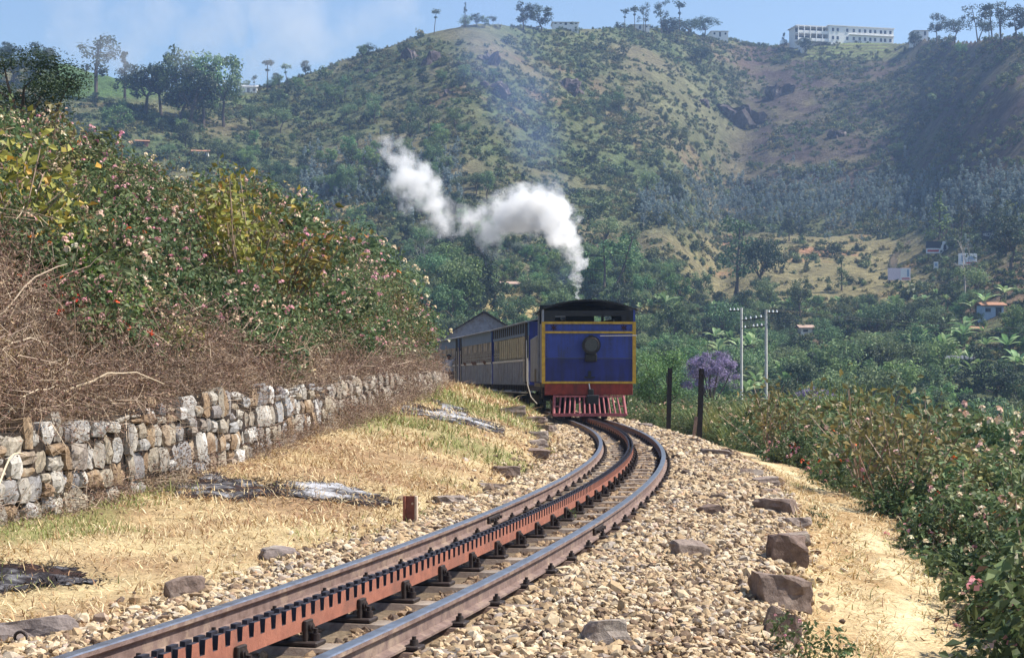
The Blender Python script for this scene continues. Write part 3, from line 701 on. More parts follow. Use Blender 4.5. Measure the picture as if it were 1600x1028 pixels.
ash([(525, 774), (622, 797), (560, 790), (470, 782), (432, 762), (440, 750), (520, 755), (590, 775)], 'patch of pale grey ash with charred rim on the grass bank', .85, 1)
ash([(345, 762), (440, 776), (400, 785), (330, 783), (268, 778), (275, 752), (330, 742), (410, 752)], 'burnt black patch of twigs at the foot of the wall', .3, 2)
ash([(25, 905), (112, 886), (60, 918), (-60, 925), (-70, 890), (40, 882)], 'blackened burnt patch at the left edge of the picture', .4, 3)
ash([(716, 652), (762, 674), (730, 668), (690, 640), (670, 625), (690, 628), (735, 650)], 'long ash streak on the bank beside the coaches', .75, 4)

# ------------------------------------------------------------------ the train
M_BLUE = mat('loco_blue', (.024, .052, .32), (.018, .040, .25), 3, .42, .0, dirt=(.022, .035, .17), spec=.5, coord='Object')
M_BLUE2 = mat('loco_blue_lower', (.018, .028, .20), (.013, .020, .15), 3, .5, .0, dirt=(.012, .016, .08), spec=.4)
M_STAR = mat('emblem_maroon', (.05, .012, .02), (.03, .008, .012), 9, .6)
def streak(m, amount, col):
    """soot and rain streaks running down painted plates"""
    nt = m.node_tree; N = nt.nodes; b = N['Principled BSDF']; src = b.inputs['Base Color'].links[0].from_socket
    tc = N.new('ShaderNodeTexCoord'); mp = N.new('ShaderNodeMapping'); mp.inputs['Scale'].default_value = (7, 7, .9); nt.links.new(tc.outputs['Object'], mp.inputs[0])
    nz = N.new('ShaderNodeTexNoise'); nz.inputs['Scale'].default_value = 1.0; nz.inputs['Detail'].default_value = 6; nz.inputs['Roughness'].default_value = .7; nt.links.new(mp.outputs[0], nz.inputs['Vector'])
    rp_ = N.new('ShaderNodeMapRange'); rp_.inputs[1].default_value = .45; rp_.inputs[2].default_value = .75; rp_.inputs[4].default_value = amount; nt.links.new(nz.outputs[0], rp_.inputs[0])
    mx = N.new('ShaderNodeMix'); mx.data_type = 'RGBA'; nt.links.new(rp_.outputs[0], mx.inputs[0]); nt.links.new(src, mx.inputs[6]); mx.inputs[7].default_value = col + (1,); nt.links.new(mx.outputs[2], b.inputs['Base Color'])
M_YEL = mat('lining_yellow', (.62, .40, .05), (.45, .27, .04), 9, .6)
M_RED = mat('buffer_red', (.29, .045, .028), (.19, .028, .018), 6, .6, dirt=(.14, .03, .02))
M_PINK = mat('cowcatcher_red', (.40, .125, .135), (.27, .075, .08), 9, .6)
M_BLK = mat('loco_black', (.018, .018, .02), (.010, .010, .011), 8, .5, .1, spec=.4)
M_GREYB = mat('coach_grey_blue', (.28, .31, .37), (.21, .23, .28), 5, .65, dirt=(.15, .15, .165))
M_CBLUE = mat('coach_blue', (.12, .19, .29), (.085, .14, .225), 5, .6)
M_CREAM = mat('coach_cream', (.50, .47, .35), (.40, .37, .27), 5, .65, dirt=(.30, .27, .2))
M_WHITE = mat('coach_white_strip', (.62, .62, .60), (.48, .48, .47), 9, .6)
M_SHUT = mat('shutter_buff', (.50, .45, .37), (.38, .33, .27), 7, .7)
M_ROOF = mat('coach_roof_grey', (.16, .17, .19), (.10, .105, .12), 4, .7)
M_DARK = mat('dark_interior', (.015, .014, .014), (.008, .008, .008), 4, .8)
for m_, k_, c_ in ((M_BLUE, .75, (.025, .026, .045)), (M_BLUE2, .8, (.016, .015, .022)), (M_YEL, .6, (.14, .09, .04)), (M_RED, .7, (.06, .025, .02)), (M_GREYB, .6, (.16, .15, .15)), (M_CREAM, .5, (.30, .25, .17)), (M_CBLUE, .5, (.10, .12, .16))): streak(m_, k_, c_)
M_GLASS = mat('lamp_glass', (.07, .075, .07), (.045, .05, .05), 20, .35, spec=.35)
M_STEEL = mat('bright_steel', (.55, .56, .58), (.4, .4, .42), 20, .35, .7)

def place(root, y0, y1, mid_o=0.0):
    """root at the rear end on the rails, heading along the chord"""
    a, b = tp(s_of_y(y0), mid_o), tp(s_of_y(y1), mid_o); root.location = a; root.rotation_euler = (0, 0, -math.atan2(b.x - a.x, b.y - a.y))
loco = empty('steam_locomotive'); place(loco, 44.6, 54.6); tag(loco, 'blue tank engine with yellow lining backing toward the camera', 'locomotive')
W2 = 1.37
q = MB(); q.box((0, .9, 1.66), (2 * W2 - .06, 1.72, 1.14), m=0); q.box((0, .9, 2.53), (2 * W2 - .06, 1.72, .60), m=0); q.build('bunker', M_GREYB, loco)
q = MB(); q.box((0, .022, 2.30), (2 * W2 - .1, .03, 1.0)); q.build('upper_back_plate', M_BLUE, loco)
q = MB(); q.box((0, .02, 1.45), (2 * W2 - .1, .034, .66)); q.build('lower_back_plate', M_BLUE2, loco)
q = MB()
for z in (2.82, 1.09): q.box((0, -.005, z), (2 * W2, .04, .065))
q.box((0, -.004, 2.545), (2 * W2 - .2, .036, .06))
for sx in (-1, 1): q.box((sx * (W2 - .05), -.006, 1.955), (.10, .042, 1.66))
q.build('yellow_lining', M_YEL, loco)
for sx in (-1, 1):
    q = MB()
    for k in range(6):
        a = k * math.pi / 3 + math.pi / 2
        q.add([(sx * 1.02 + math.cos(a + .5) * .045, -.004, 2.685 + math.sin(a + .5) * .045), (sx * 1.02 + math.cos(a) * .115, -.012, 2.685 + math.sin(a) * .115), (sx * 1.02 + math.cos(a - .5) * .045, -.004, 2.685 + math.sin(a - .5) * .045), (sx * 1.02, -.02, 2.685)], [(0, 1, 3), (1, 2, 3)])
    q.tube((sx * 1.02, -.022, 2.685), (sx * 1.02, 0, 2.685), .03, .03, 8); q.build('star_emblem', M_STAR, loco)
q = MB()
for x in np.arange(-1.2, 1.21, .12):
    for z in (1.165, 2.47, 2.62, 2.755): q.box((x, -.002, z), (.026, .016, .026), taper=.6)
for z in np.arange(1.25, 2.4, .12):
    for x in (-1.235, 0.62, -.62, 1.235): q.box((x, -.002, z), (.026, .016, .026), taper=.6)
q.build('rivets', M_BLUE2, loco)['kind'] = 'stuff'
lamp = MB().tube((.05, -.30, 2.17), (.05, .0, 2.17), .25, .25, 20).tube((.05, -.33, 2.17), (.05, -.30, 2.17), .27, .27, 20).box((.05, -.1, 2.43), (.1, .12, .06)).build('headlamp', M_BLK, loco)
MB().tube((.05, -.334, 2.17), (.05, -.325, 2.17), .19, .19, 20).build('lens', M_GLASS, lamp)
q = MB()
for k in range(24): a, b = k / 24 * 2 * math.pi, (k + 1) / 24 * 2 * math.pi; q.tube((.05 + math.cos(a) * .205, -.335, 2.17 + math.sin(a) * .205), (.05 + math.cos(b) * .205, -.335, 2.17 + math.sin(b) * .205), .016, .016, 6)
q.build('lens_ring', M_IRON, lamp)
MB().box((.05, -.14, 1.80), (.34, .24, .22), bev=.02).box((.05, -.1, 1.92), (.3, .2, .1)).build('lamp_bracket', M_BLK, loco)
MB().box((.02, -.06, 1.24), (.30, .12, .04)).box((.02, -.04, 1.34), (.08, .06, .18)).build('step_bracket', M_BLK, loco)
MB().tube((.32, -.06, 2.44), (1.40, -.06, 2.45), .014, .014, 6).tube((.34, -.06, 2.44), (.34, 0, 2.44), .01, .01, 6).tube((1.38, -.06, 2.45), (1.38, 0, 2.45), .01, .01, 6).build('handrail', M_STEEL, loco)
MB().box((0, .08, .89), (2.56, .14, .33), bev=.01).build('buffer_beam', M_RED, loco)
MB().tube((.0, -.02, 1.06), (.03, -.05, .86), .022, .022, 6).build('coupling_pin', M_STEEL, loco)
MB().box((.05, -.06, .80), (.16, .2, .2), bev=.02).box((.1, -.12, .58), (.36, .12, .3), bev=.02).tube((.1, -.1, .42), (.1, -.05, .2), .03, .03, 8).build('coupler', M_BLK, loco)
q = MB()
zt, zb = .70, .16
q.box((0, -.34, zb), (2.12, .07, .09)); q.box((0, -.04, zt - .01), (1.98, .06, .05))
for sx in (-1, 1): q.tube((sx * 1.04, -.34, zb), (sx * 1.0, 0, zt), .045, .045, 6)
for k, x in enumerate(np.linspace(-.84, .84, 13)): q.tube((x * 1.06, -.34, zb + .02), (x * .97, -.03, zt - .02), .026, .026, 6)
for sx in (-1, 1): q.tube((sx * .86, -.21, .40), (sx * 1.02, -.21, .40), .018, .018, 6)
q.build('cowcatcher', M_PINK, loco)
# cab: four posts, curved roof, front sheet with two spectacle windows
arc = [(x, 3.22 + .29 * (1 - (x / 1.42) ** 2)) for x in np.linspace(-1.42, 1.42, 15)]
q = MB(); q.prism(arc + [(x, z - .05) for x, z in reversed(arc)], .05, 3.1); q.build('cab_roof', M_BLK, loco)
def cab_sheet(y, x0, x1): pass
for sx in (-1, 1):
    q = MB(); q.box((sx * 1.33, .22, 3.02), (.06, .30, .42)); q.box((sx * 1.33, 2.45, 2.2), (.05, .5, 2.15)); q.tube((sx * 1.36, 1.84, 1.2), (sx * 1.36, 1.84, 3.1), .022, .022, 6); q.tube((sx * 1.36, 2.14, 1.2), (sx * 1.36, 2.14, 3.1), .022, .022, 6)
    q.build('cab_side', M_GREYB if sx < 0 else M_BLUE, loco)
q = MB(); q.box((0, .12, 3.1), (2.62, .04, .16))
for x, w in ((-1.15, .36), (1.15, .36)): q.box((x, .12, 2.93), (w, .04, .2))
q.build('cab_back_sheet', M_BLK, loco)
q = MB()                                                  # front sheet with openings
for x0, x1 in ((-1.3, -.85), (-.5, .38), (.60, .68), (.92, 1.3)): q.box(((x0 + x1) / 2, 2.7, 2.5), (x1 - x0, .05, 1.9))
q.box((0, 2.7, 3.30), (2.6, .052, .32)); q.box((0, 2.7, 2.05), (2.6, .048, 1.4)); q.build('cab_front_sheet', M_BLK, loco)
MB().box((0, 2.3, 1.15), (2.5, 1.4, .08)).build('cab_floor', M_BLK, loco)
MB().tube((0, 2.55, 1.95), (0, 2.2, 1.95), .62, .55, 16).box((.1, 2.2, 2.75), (.5, .15, .2)).tube((-.7, 2.3, 2.0), (-.3, 1.9, 2.95), .03, .03, 6).tube((.55, 2.2, 2.9), (.9, 1.7, 2.95), .05, .05, 6).build('backhead', M_BLK, loco)
for sx in (-1, 1):
    q = MB(); q.box((sx * 1.17, 5.35, 1.82), (.38, 5.1, 1.45), bev=.02); q.build('side_tank', M_GREYB, loco)
    q = MB(); q.box((sx * 1.372, 4.0, 1.3), (.014, 1.0, .42)); q.build('tank_notch', M_BLK, loco)
q = MB(); q.tube((0, 2.7, 2.1), (0, 9.3, 2.1), .68, .68, 20); q.tube((0, 9.3, 2.1), (0, 9.45, 2.1), .6, .3, 20); q.tube((0, 5.2, 2.7), (0, 5.2, 3.12), .3, .26, 14); q.tube((0, 5.2, 3.12), (0, 5.2, 3.22), .26, .08, 14); q.build('boiler', M_BLK, loco)
q = MB(); q.tube((0, 8.6, 2.6), (0, 8.6, 3.25), .22, .25, 16, caps=False); q.tube((0, 8.6, 3.25), (0, 8.6, 3.33), .29, .27, 16, caps=False); q.build('chimney', M_BLK, loco)
MB().box((0, 4.8, 1.0), (2.3, 9.4, .12)).build('running_plate', M_BLK, loco)
MB().box((0, 4.8, .72), (.9, 9.2, .36)).build('main_frame', M_BLK, loco)
for yw in (1.0, 3.6, 4.75, 5.9, 7.05, 8.6):
    r = .34 if yw in (1.0, 8.6) else .45
    for sx in (-1, 1):
        q = MB(); q.tube((sx * .50, yw, r - .005), (sx * .62, yw, r - .005), r, r, 20); q.tube((sx * .46, yw, r), (sx * .5, yw, r), r + .03, r + .03, 20); q.build('wheel', M_BLK, loco)
for sx in (-1, 1):
    MB().box((sx * .72, 5.3, .42), (.05, 3.6, .09)).tube((sx * .8, 2.6, .62), (sx * .76, 4.75, .38), .04, .04, 6).box((sx * .80, 7.9, .72), (.34, .9, .42), bev=.05).tube((sx * .86, 2.3, .95), (sx * .80, 3.1, .25), .03, .03, 6).build('motion_rods', M_IRON, loco)
    MB().box((sx * 1.2, 1.95, .45), (.3, .3, .03)).box((sx * 1.2, 1.95, .78), (.3, .3, .03)).tube((sx * 1.3, 1.85, .45), (sx * 1.3, 1.85, 1.1), .015, .015, 6).build('cab_step', M_BLK, loco)

def coach(name_label, y0, y1, style, doors):
    """y0 near end, y1 far end of the body"""
    r = empty('railway_coach'); place(r, y0, y1); tag(r, name_label, 'railway coach', 'coaches behind the engine')
    L = (tp(s_of_y(y1), 0) - tp(s_of_y(y0), 0)).length - .35; w = 1.27; z0, zl, zw, zt, ze = .98, 1.86, 2.0, 2.78, 3.28
    q = MB()
    for sx in (-1, 1): q.box((sx * (w - .03), L / 2, (z0 + zl) / 2), (.05, L, zl - z0))
    body = q.build('lower_side', M_GREYB, r)
    q = MB()                                              # upright battens of the lower side
    for y in np.arange(.15, L, .48):
        for sx in (-1, 1): q.box((sx * (w + .002), y, (z0 + zl) / 2), (.018, .045, zl - z0 - .03))
    b = q.build('batten', M_GREYB, body); b['kind'] = 'stuff'
    MB().box((-w - .004, L / 2, (zl + zw) / 2 - .04), (.03, L, .075)).box((w + .004, L / 2, (zl + zw) / 2 - .04), (.03, L, .075)).build('waist_strip', M_WHITE, r)
    q = MB()
    for sx in (-1, 1): q.box((sx * (w - .03), L / 2, (zt + ze) / 2), (.05, L, ze - zt))
    q.build('upper_side', M_CBLUE, r)
    if style == 'shut':
        q = MB()
        for y in np.arange(.5, L, .62):
            for sx in (-1, 1): q.box((sx * (w + .003), y, (zt + ze) / 2 + .03), (.02, .30, .34))
        b = q.build('vent_panel', M_DARK, r)
    k = 0
    step = .62 if style == 'shut' else .56
    for y in np.arange(0.04, L - step * .5, step):
        for sx in (-1, 1):
            win = empty('window') if False else None
            fr = MB().box((sx * (w - .03), y + .03, (zw + zt) / 2 - .03), (.055, .075, zt - zw + .1)).build('window_pillar', M_CREAM if style == 'shut' else M_SHUT, r)
            closed = style == 'shut' and not (sx < 0 and y > L - 2.0)
            if closed:
                q = MB()
                for z in np.arange(zw, zt - .06, .075): q.box((sx * (w - .045), y + step / 2 + .03, z + .04), (.02, step - .1, .07), Euler((0, sx * .25, 0)).to_matrix())
                q.build('shutter', M_CREAM, r)
            else:
                q = MB()
                for z in (zw + .12, zw + .24): q.tube((sx * (w - .04), y + .07, z), (sx * (w - .04), y + step, z), .012, .012, 5)
                q.build('window_bar', M_WHITE, r)
                if k % 3 != 1:
                    MB().box((sx * (w - .06), y + step / 2 + .03, zt - .17), (.02, step - .09, .36)).build('raised_shutter', M_SHUT, r)
        k += 1
    # open doorways at the ends: dark panels paint the shaded interior, with handrails
    for dy in doors:
        MB().box((-w - .006, dy, (z0 + ze) / 2), (.03, .55, ze - z0 - .1)).build('door', M_DARK, r)
        MB().tube((-w - .05, dy - .33, 1.1), (-w - .05, dy - .33, 2.6), .016, .016, 6).tube((-w - .05, dy + .33, 1.1), (-w - .05, dy + .33, 2.6), .016, .016, 6).build('door_rail', M_STEEL, r)
    for yy in (.03, L - .03):
        MB().box((0, yy, (z0 + ze) / 2), (2 * w - .08, .05, ze - z0)).build('end_wall', M_BLUE2 if yy < 1 else M_GREYB, r)
    arc = [(x, 3.27 + .22 * (1 - (x / 1.36) ** 2)) for x in np.linspace(-1.36, 1.36, 13)]
    MB().prism(arc + [(x, z - .04) for x, z in reversed(arc)], -.12, L + .12).build('roof', M_ROOF, r)
    MB().box((-1.34, L / 2, 3.275), (.03, L + .2, .035)).box((1.34, L / 2, 3.275), (.03, L + .2, .035)).build('gutter', M_WHITE, r)
    MB().box((0, L / 2, 1.0), (2 * w - .06, L - .06, .06)).build('floor', M_DARK, r)
    q = MB().box((0, L / 2, .86), (2 * w - .1, L, .2))
    for y in np.arange(.2, L, .48):
        for sx in (-1, 1): q.box((sx * (w - .02), y, .86), (.05, .05, .2))
    q.build('underframe', M_IRON, r)
    for sx in (-1, 1): MB().box((sx * (w + .09), L / 2, .70), (.24, L - .3, .04)).build('footboard', M_SHUT, r)
    for yb in (1.7, L - 1.7):
        bg_ = MB().box((0, yb, .5), (1.5, 1.9, .22)).box((-.72, yb, .42), (.08, 2.1, .26)).box((.72, yb, .42), (.08, 2.1, .26)).build('bogie', M_BLK, r)
        for dy in (-.65, .65):
            for sx in (-1, 1): MB().tube((sx * .48, yb + dy, .36), (sx * .60, yb + dy, .36), .36, .36, 16).build('wheel', M_BLK, bg_)
    for k, y in enumerate(np.linspace(1, L - 1, 4)): MB().box((0, y, 2.2), (1.9, .08, .7)).build('seat_back', M_SHUT, r)
    return r, L
coach1, L1 = coach('shuttered cream windowed coach coupled directly behind the engine', 55.9, 66.2, 'shut', [.3])
coach2, L2 = coach('open windowed middle coach with passengers looking out', 66.6, 77.2, 'open', [10.1])
coach3, L3 = coach('farthest coach with a man hanging from its doorway', 77.6, 88.6, 'open', [.45])
MB().tube((-1.3, -.12, 1.95), (-1.3, -.12, 1.0), .022, .022, 8).tube((-1.3, -.12, 1.0), (-1.2, -.3, .55), .02, .02, 8).tube((-1.2, -.3, .55), (-1.0, -.45, .3), .018, .018, 8).build('brake_pipe', M_SHUT, coach1)

# ------------------------------------------------------------------ people
M_SKIN = mat('skin_brown', (.22, .115, .07), (.17, .09, .055), 12, .55); M_HAIR = mat('hair_black', (.012, .010, .010), (.006, .006, .006), 30, .5)
M_SHIRT = mat('shirt_white', (.62, .62, .64), (.5, .5, .53), 9, .85); M_TROUS = mat('trousers_brown', (.11, .065, .055), (.07, .045, .04), 9, .85)
M_REDC = mat('cloth_red', (.42, .045, .035), (.28, .03, .025), 9, .8); M_DKC = mat('cloth_dark', (.04, .035, .06), (.02, .02, .03), 9, .85); M_PNKC = mat('cloth_magenta', (.36, .09, .16), (.24, .06, .1), 9, .8)
def person(loc, rz, J, top, bottom, label, split, skin_test, lean=0):
    """J: dict joint -> (x,y,z); one skinned body, coloured by region, hair as a child"""
    names = list(J); E_ = [('pelvis', 'waist'), ('waist', 'chest'), ('chest', 'neck'), ('neck', 'jaw'), ('jaw', 'head'), ('head', 'crown'), ('jaw', 'nose')]
    for sd in 'lr':
        E_ += [('chest', 'sh' + sd), ('sh' + sd, 'el' + sd), ('el' + sd, 'wr' + sd), ('wr' + sd, 'pa' + sd), ('pelvis', 'hip' + sd), ('hip' + sd, 'kn' + sd), ('kn' + sd, 'an' + sd), ('an' + sd, 'to' + sd)]
        for f in range(4): E_.append(('pa' + sd, 'f%d' % f + sd))
        E_.append(('wr' + sd, 'th' + sd))
    RAD = {'pelvis': .135, 'waist': .125, 'chest': .15, 'neck': .06, 'jaw': .072, 'head': .094, 'crown': .07, 'nose': .022, 'sh': .075, 'el': .05, 'wr': .034, 'pa': .04, 'hip': .098, 'kn': .066, 'an': .046, 'to': .04, 'th': .011, 'f0': .010, 'f1': .010, 'f2': .010, 'f3': .009}
    J = {k: Vector(v) for k, v in J.items()}
    for sd in 'lr':
        d = (J['wr' + sd] - J['el' + sd]).normalized(); J['pa' + sd] = J['wr' + sd] + d * .07; a = d.orthogonal().normalized(); b = d.cross(a)
        for f in range(4): J['f%d' % f + sd] = J['pa' + sd] + d * (.085, .1, .095, .075)[f] * .8 + a * (f - 1.5) * .024 + b * .03
        J['th' + sd] = J['wr' + sd] + d * .06 + a * .055
    J['nose'] = J['jaw'].lerp(J['head'], .55) + (J['face'] if 'face' in J else Vector((0, -1, 0))) * .1; J.pop('face', None)
    names = list(J); me = bpy.data.meshes.new('person'); me.from_pydata([J[k] for k in names], [(names.index(a), names.index(b)) for a, b in E_ if a in J and b in J], [])
    o = bpy.data.objects.new('person', me); COL.objects.link(o); md = o.modifiers.new('skin', 'SKIN'); md.use_smooth_shade = True; sv = me.skin_vertices[0].data
    for k, nme in enumerate(names):
        key = nme if nme in RAD else nme[:-1]; r_ = RAD.get(key, .05); sv[k].radius = (r_, r_ * (.8 if key in ('chest', 'waist', 'pelvis') else 1)); sv[k].use_root = nme == 'pelvis'
    o.modifiers.new('sub', 'SUBSURF').levels = 1; o.modifiers['sub'].render_levels = 1
    dg = bpy.context.evaluated_depsgraph_get(); me2 = bpy.data.meshes.new_from_object(o.evaluated_get(dg)); o.modifiers.clear(); o.data = me2; bpy.data.meshes.remove(me)
    for m in (M_SKIN, top, bottom): me2.materials.append(m)
    for p_ in me2.polygons:
        c = p_.center; p_.material_index = 0 if skin_test(c) else (1 if c.z > split else 2)
    o.location = loc; o.rotation_euler = (0, lean, rz); tag(o, label, 'person')
    h = J['head']; bm = bmesh.new(); bmesh.ops.create_icosphere(bm, subdivisions=2, radius=.112, matrix=Matrix.Translation(h + Vector((0, .012, .045))) @ Matrix.Diagonal((1, 1.08, .9, 1)))
    fd = (J['nose'] - J['jaw'].lerp(J['head'], .55)).normalized()
    bmesh.ops.delete(bm, geom=[v for v in bm.verts if (v.co - h).dot(fd) > .045 and v.co.z < h.z + .07 or v.co.z < h.z - .035], context='VERTS')
    hm = bpy.data.meshes.new('hair'); bm.to_mesh(hm); bm.free(); hm.materials.append(M_HAIR); obj('hair', hm, o); return o
JH = dict(pelvis=(0, 0, .93), waist=(-.03, 0, 1.08), chest=(-.07, 0, 1.28), neck=(-.08, 0, 1.45), jaw=(-.08, -.015, 1.53), head=(-.08, 0, 1.6), crown=(-.08, .01, 1.66), face=(0, -1, 0),
          shl=(-.24, 0, 1.38), ell=(-.22, .12, 1.14), wrl=(.02, .16, 1.18), shr=(.09, 0, 1.38), elr=(.26, .05, 1.5), wrr=(.40, .08, 1.66),
          hipl=(-.09, 0, .86), knl=(-.05, -.03, .48), anl=(.10, .0, .08), tol=(.12, -.16, .04), hipr=(.09, 0, .86), knr=(.13, -.06, .48), anr=(.17, .02, .08), tor=(.2, -.14, .04))
a3 = coach3.location; m3 = Matrix.Translation(coach3.location) @ Euler(coach3.rotation_euler).to_matrix().to_4x4()
person(m3 @ Vector((-1.60, .42, .72)), coach3.rotation_euler.z, JH, M_SHIRT, M_TROUS, 'man in white shirt and brown trousers hanging from the last coach doorway', .9,
       lambda c: c.z > 1.47 and c.x < .2 or (c.x > .24 and c.z > 1.3) or (abs(c.x) < .1 and c.y > .13 and c.z > 1.05 and c.z < 1.25) or c.z < .1)
JS = dict(pelvis=(0, 0, .5), waist=(0, 0, .64), chest=(-.05, 0, .84), neck=(-.12, 0, 1.0), jaw=(-.17, -.015, 1.07), head=(-.19, 0, 1.14), crown=(-.2, .01, 1.2), face=(-.7, -.7, 0),
          shl=(-.07, -.18, .93), ell=(-.26, -.26, .76), wrl=(-.40, -.1, .9), shr=(-.07, .18, .93), elr=(-.24, .27, .75), wrr=(-.40, .14, .88),
          hipl=(-.0, -.09, .48), knl=(.40, -.1, .5), anl=(.42, -.1, .12), tol=(.55, -.1, .06), hipr=(0, .09, .48), knr=(.4, .1, .5), anr=(.42, .1, .12), tor=(.55, .1, .06))
m2 = Matrix.Translation(coach2.location) @ Euler(coach2.rotation_euler).to_matrix().to_4x4()
for y, mt_, lab in ((8.1, M_REDC, 'passenger in red leaning at a rear window of the middle coach'), (5.2, M_DKC, 'dark haired passenger in dark clothes at the middle coach window'), (4.5, M_PNKC, 'passenger in magenta leaning out beside the dark clothed one'), (1.5, M_DKC, 'passenger at the front window of the middle coach')):
    person(m2 @ Vector((-.92, y, 1.03)), coach2.rotation_euler.z, JS, mt_, M_TROUS, lab, .5, lambda c: c.z > 1.02 or c.x < -.28)
q = MB(); n_ = 8
for i_ in range(n_): q.add([(0 + .04 * math.sin(i_ * 1.7), i_ * .07, 0), (.04 * math.sin(i_ * 1.7 + 1.7), (i_ + 1) * .07, 0), (.05 * math.sin(i_ * 2.1 + 2), (i_ + 1) * .068, -.62), (.05 * math.sin(i_ * 2.1), i_ * .068, -.60)], [(0, 1, 2, 3)])
o = q.build('hanging_cloth', M_SHIRT); o.modifiers.new('thick', 'SOLIDIFY').thickness = .012
o.location = m3 @ Vector((-1.36, 2.3, 2.5)); o.rotation_euler = coach3.rotation_euler; tag(o, 'white cloth hung out of a window of the last coach', 'cloth')

# ------------------------------------------------------------------ shed behind the train
M_TIN = mat('shed_tin', (.24, .27, .33), (.17, .19, .25), 5, .6, .2, dirt=(.14, .13, .14)); M_TINR = mat('shed_roof', (.055, .05, .055), (.035, .033, .035), 5, .8, .0)
shed = empty('goods_shed', (-1.9, 104, gz(-1.9, 104) - .3), .06); tag(shed, 'grey tin gabled shed rising behind the coaches', 'shed')
zb = shed.location.z; R0 = 5.75 - zb; E0 = 3.65 - zb
q = MB(); q.prism([(-3.4, 0), (3.4, 0), (3.4, E0), (0, R0 - .06), (-3.4, E0)], 0, 9)
q.build('walls', M_TIN, shed)
q = MB()
for x in np.arange(-3.3, 3.35, .3): q.box((x, -.02, (E0 + (R0 - E0) * (1 - abs(x) / 3.4)) / 2 - .05), (.1, .04, (E0 + (R0 - E0) * (1 - abs(x) / 3.4)) - .15))
q.build('gable_ribs', M_TIN, shed)['kind'] = 'stuff'
for sx in (-1, 1): MB().prism([(0, R0), (sx * 3.75, E0 - .22), (sx * 3.75, E0 - .14), (0, R0 + .09)], -.4, 9.4).build('roof_slope', M_TINR, shed)
MB().box((0, -.45, R0 - .02), (.3, .06, .1)).build('ridge_cap', M_TINR, shed)

# ------------------------------------------------------------------ posts and poles
M_BPOST = mat('black_rail_post', (.03, .022, .022), (.015, .012, .012), 10, .7, bump=.2)
for (px, y0, y1, d, dx, lab) in ((1044, 668, 575, 50., .07, 'slender black iron post standing nearer the engine'), (1092, 682, 576, 42.5, .11, 'black iron post with a rusty stay nearer the path')):
    b = at(px, y0, d); b.z = min(b.z, gz(b.x, b.y)) - .2; tpt = at(px + dx * 40, y1, d)
    r = empty('iron_post', b); tag(r, lab, 'post', 'black posts beside the line'); v = tpt - b
    MB().box((v.x / 2, 0, v.z / 2), (.15, .035, v.z), Euler((0, math.atan2(v.x, v.z), 0)).to_matrix()).box((v.x / 2, .04, v.z / 2), (.04, .1, v.z), Euler((0, math.atan2(v.x, v.z), 0)).to_matrix()).build('shaft', M_BPOST, r)
    MB().tube((v.x, -.05, v.z - .12), (v.x, .05, v.z - .12), .03, .03, 8).build('bolt', M_IRON, r)
    if px > 1080: MB().box((-.14, -.1, .45), (.09, .05, .95), Euler((0, .12, 0)).to_matrix()).build('stay', M_RAIL, r)
M_CONC = mat('pole_concrete', (.62, .60, .55), (.48, .46, .42), 3, .8); M_PORC = mat('porcelain', (.85, .85, .83), (.75, .75, .73), 9, .2)
t0, t1 = at(1158.5, 481, 76), at(1197, 484, 72)
pr = empty('power_pole_pair', (t0.x, t0.y, gz(t0.x, t0.y) - .3)); tag(pr, 'pair of pale concrete power poles joined by crossarms with white insulators', 'utility pole'); O_ = pr.location
for tpt in (t0, t1): MB().tube((tpt.x - O_.x, tpt.y - O_.y, gz(tpt.x, tpt.y) - .6 - O_.z), (tpt.x - O_.x, tpt.y - O_.y, tpt.z - O_.z), .085, .06, 8).build('pole', M_CONC, pr)
ins = []
for (tpt, dxs) in ((t0, (-.55, -.36, -.18)), (t1, (.14, .32, .5))):
    z = tpt.z - O_.z - .15; MB().box((tpt.x - O_.x + sum((dxs[0], dxs[2])) / 2, tpt.y - O_.y, z), (abs(dxs[2] - dxs[0]) + .2, .06, .05)).build('crossarm', M_IRON, pr); ins += [(tpt.x - O_.x + dx, tpt.y - O_.y, z) for dx in dxs]
for dz in (-.62, -1.02):
    a, b = Vector((t0.x, t0.y, t0.z + dz)) - O_, Vector((t1.x, t1.y, t0.z + dz)) - O_
    MB().tube(a, b, .022, .022, 6).build('crossarm', M_IRON, pr); ins += [tuple(a.lerp(b, f)) for f in ((.18, .38, .6, .8) if dz > -.8 else (.15, .5, .65, .82))]
for p_ in ins: MB().tube((p_[0], p_[1], p_[2] + .03), (p_[0], p_[1], p_[2] + .10), .05, .036, 8).tube((p_[0], p_[1], p_[2] + .10), (p_[0], p_[1], p_[2] + .14), .028, .02, 8).build('insulator', M_PORC, pr)
M_WIRE = mat('wire', (.05, .05, .05), (.03, .03, .03), 5, .6)
def wire(a, b, sag, label):
    P_ = [Vector(a).lerp(Vector(b), f) + Vector((0, 0, -sag * 4 * f * (1 - f))) for f in np.linspace(0, 1, 18)]; o = MB().path(P_, .011, 4).build('power_wire', M_WIRE); tag(o, label, 'wire', 'wires of the power line')
wire((t1.x + .5, t1.y, t1.z), (t1.x + 60, t1.y + 30, t1.z + 4), 2.2, 'thin upper wire sagging away right from the twin poles')
wire((t1.x + .32, t1.y, t1.z), (t1.x + 60, t1.y + 34, t1.z + 3), 2.2, 'thin lower wire sagging away right from the twin poles')
wire((t0.x - .55, t0.y, t0.z), (t0.x - 26, t0.y + 40, t0.z + 4.5), 1.4, 'thin wire running left behind the engine from the twin poles')

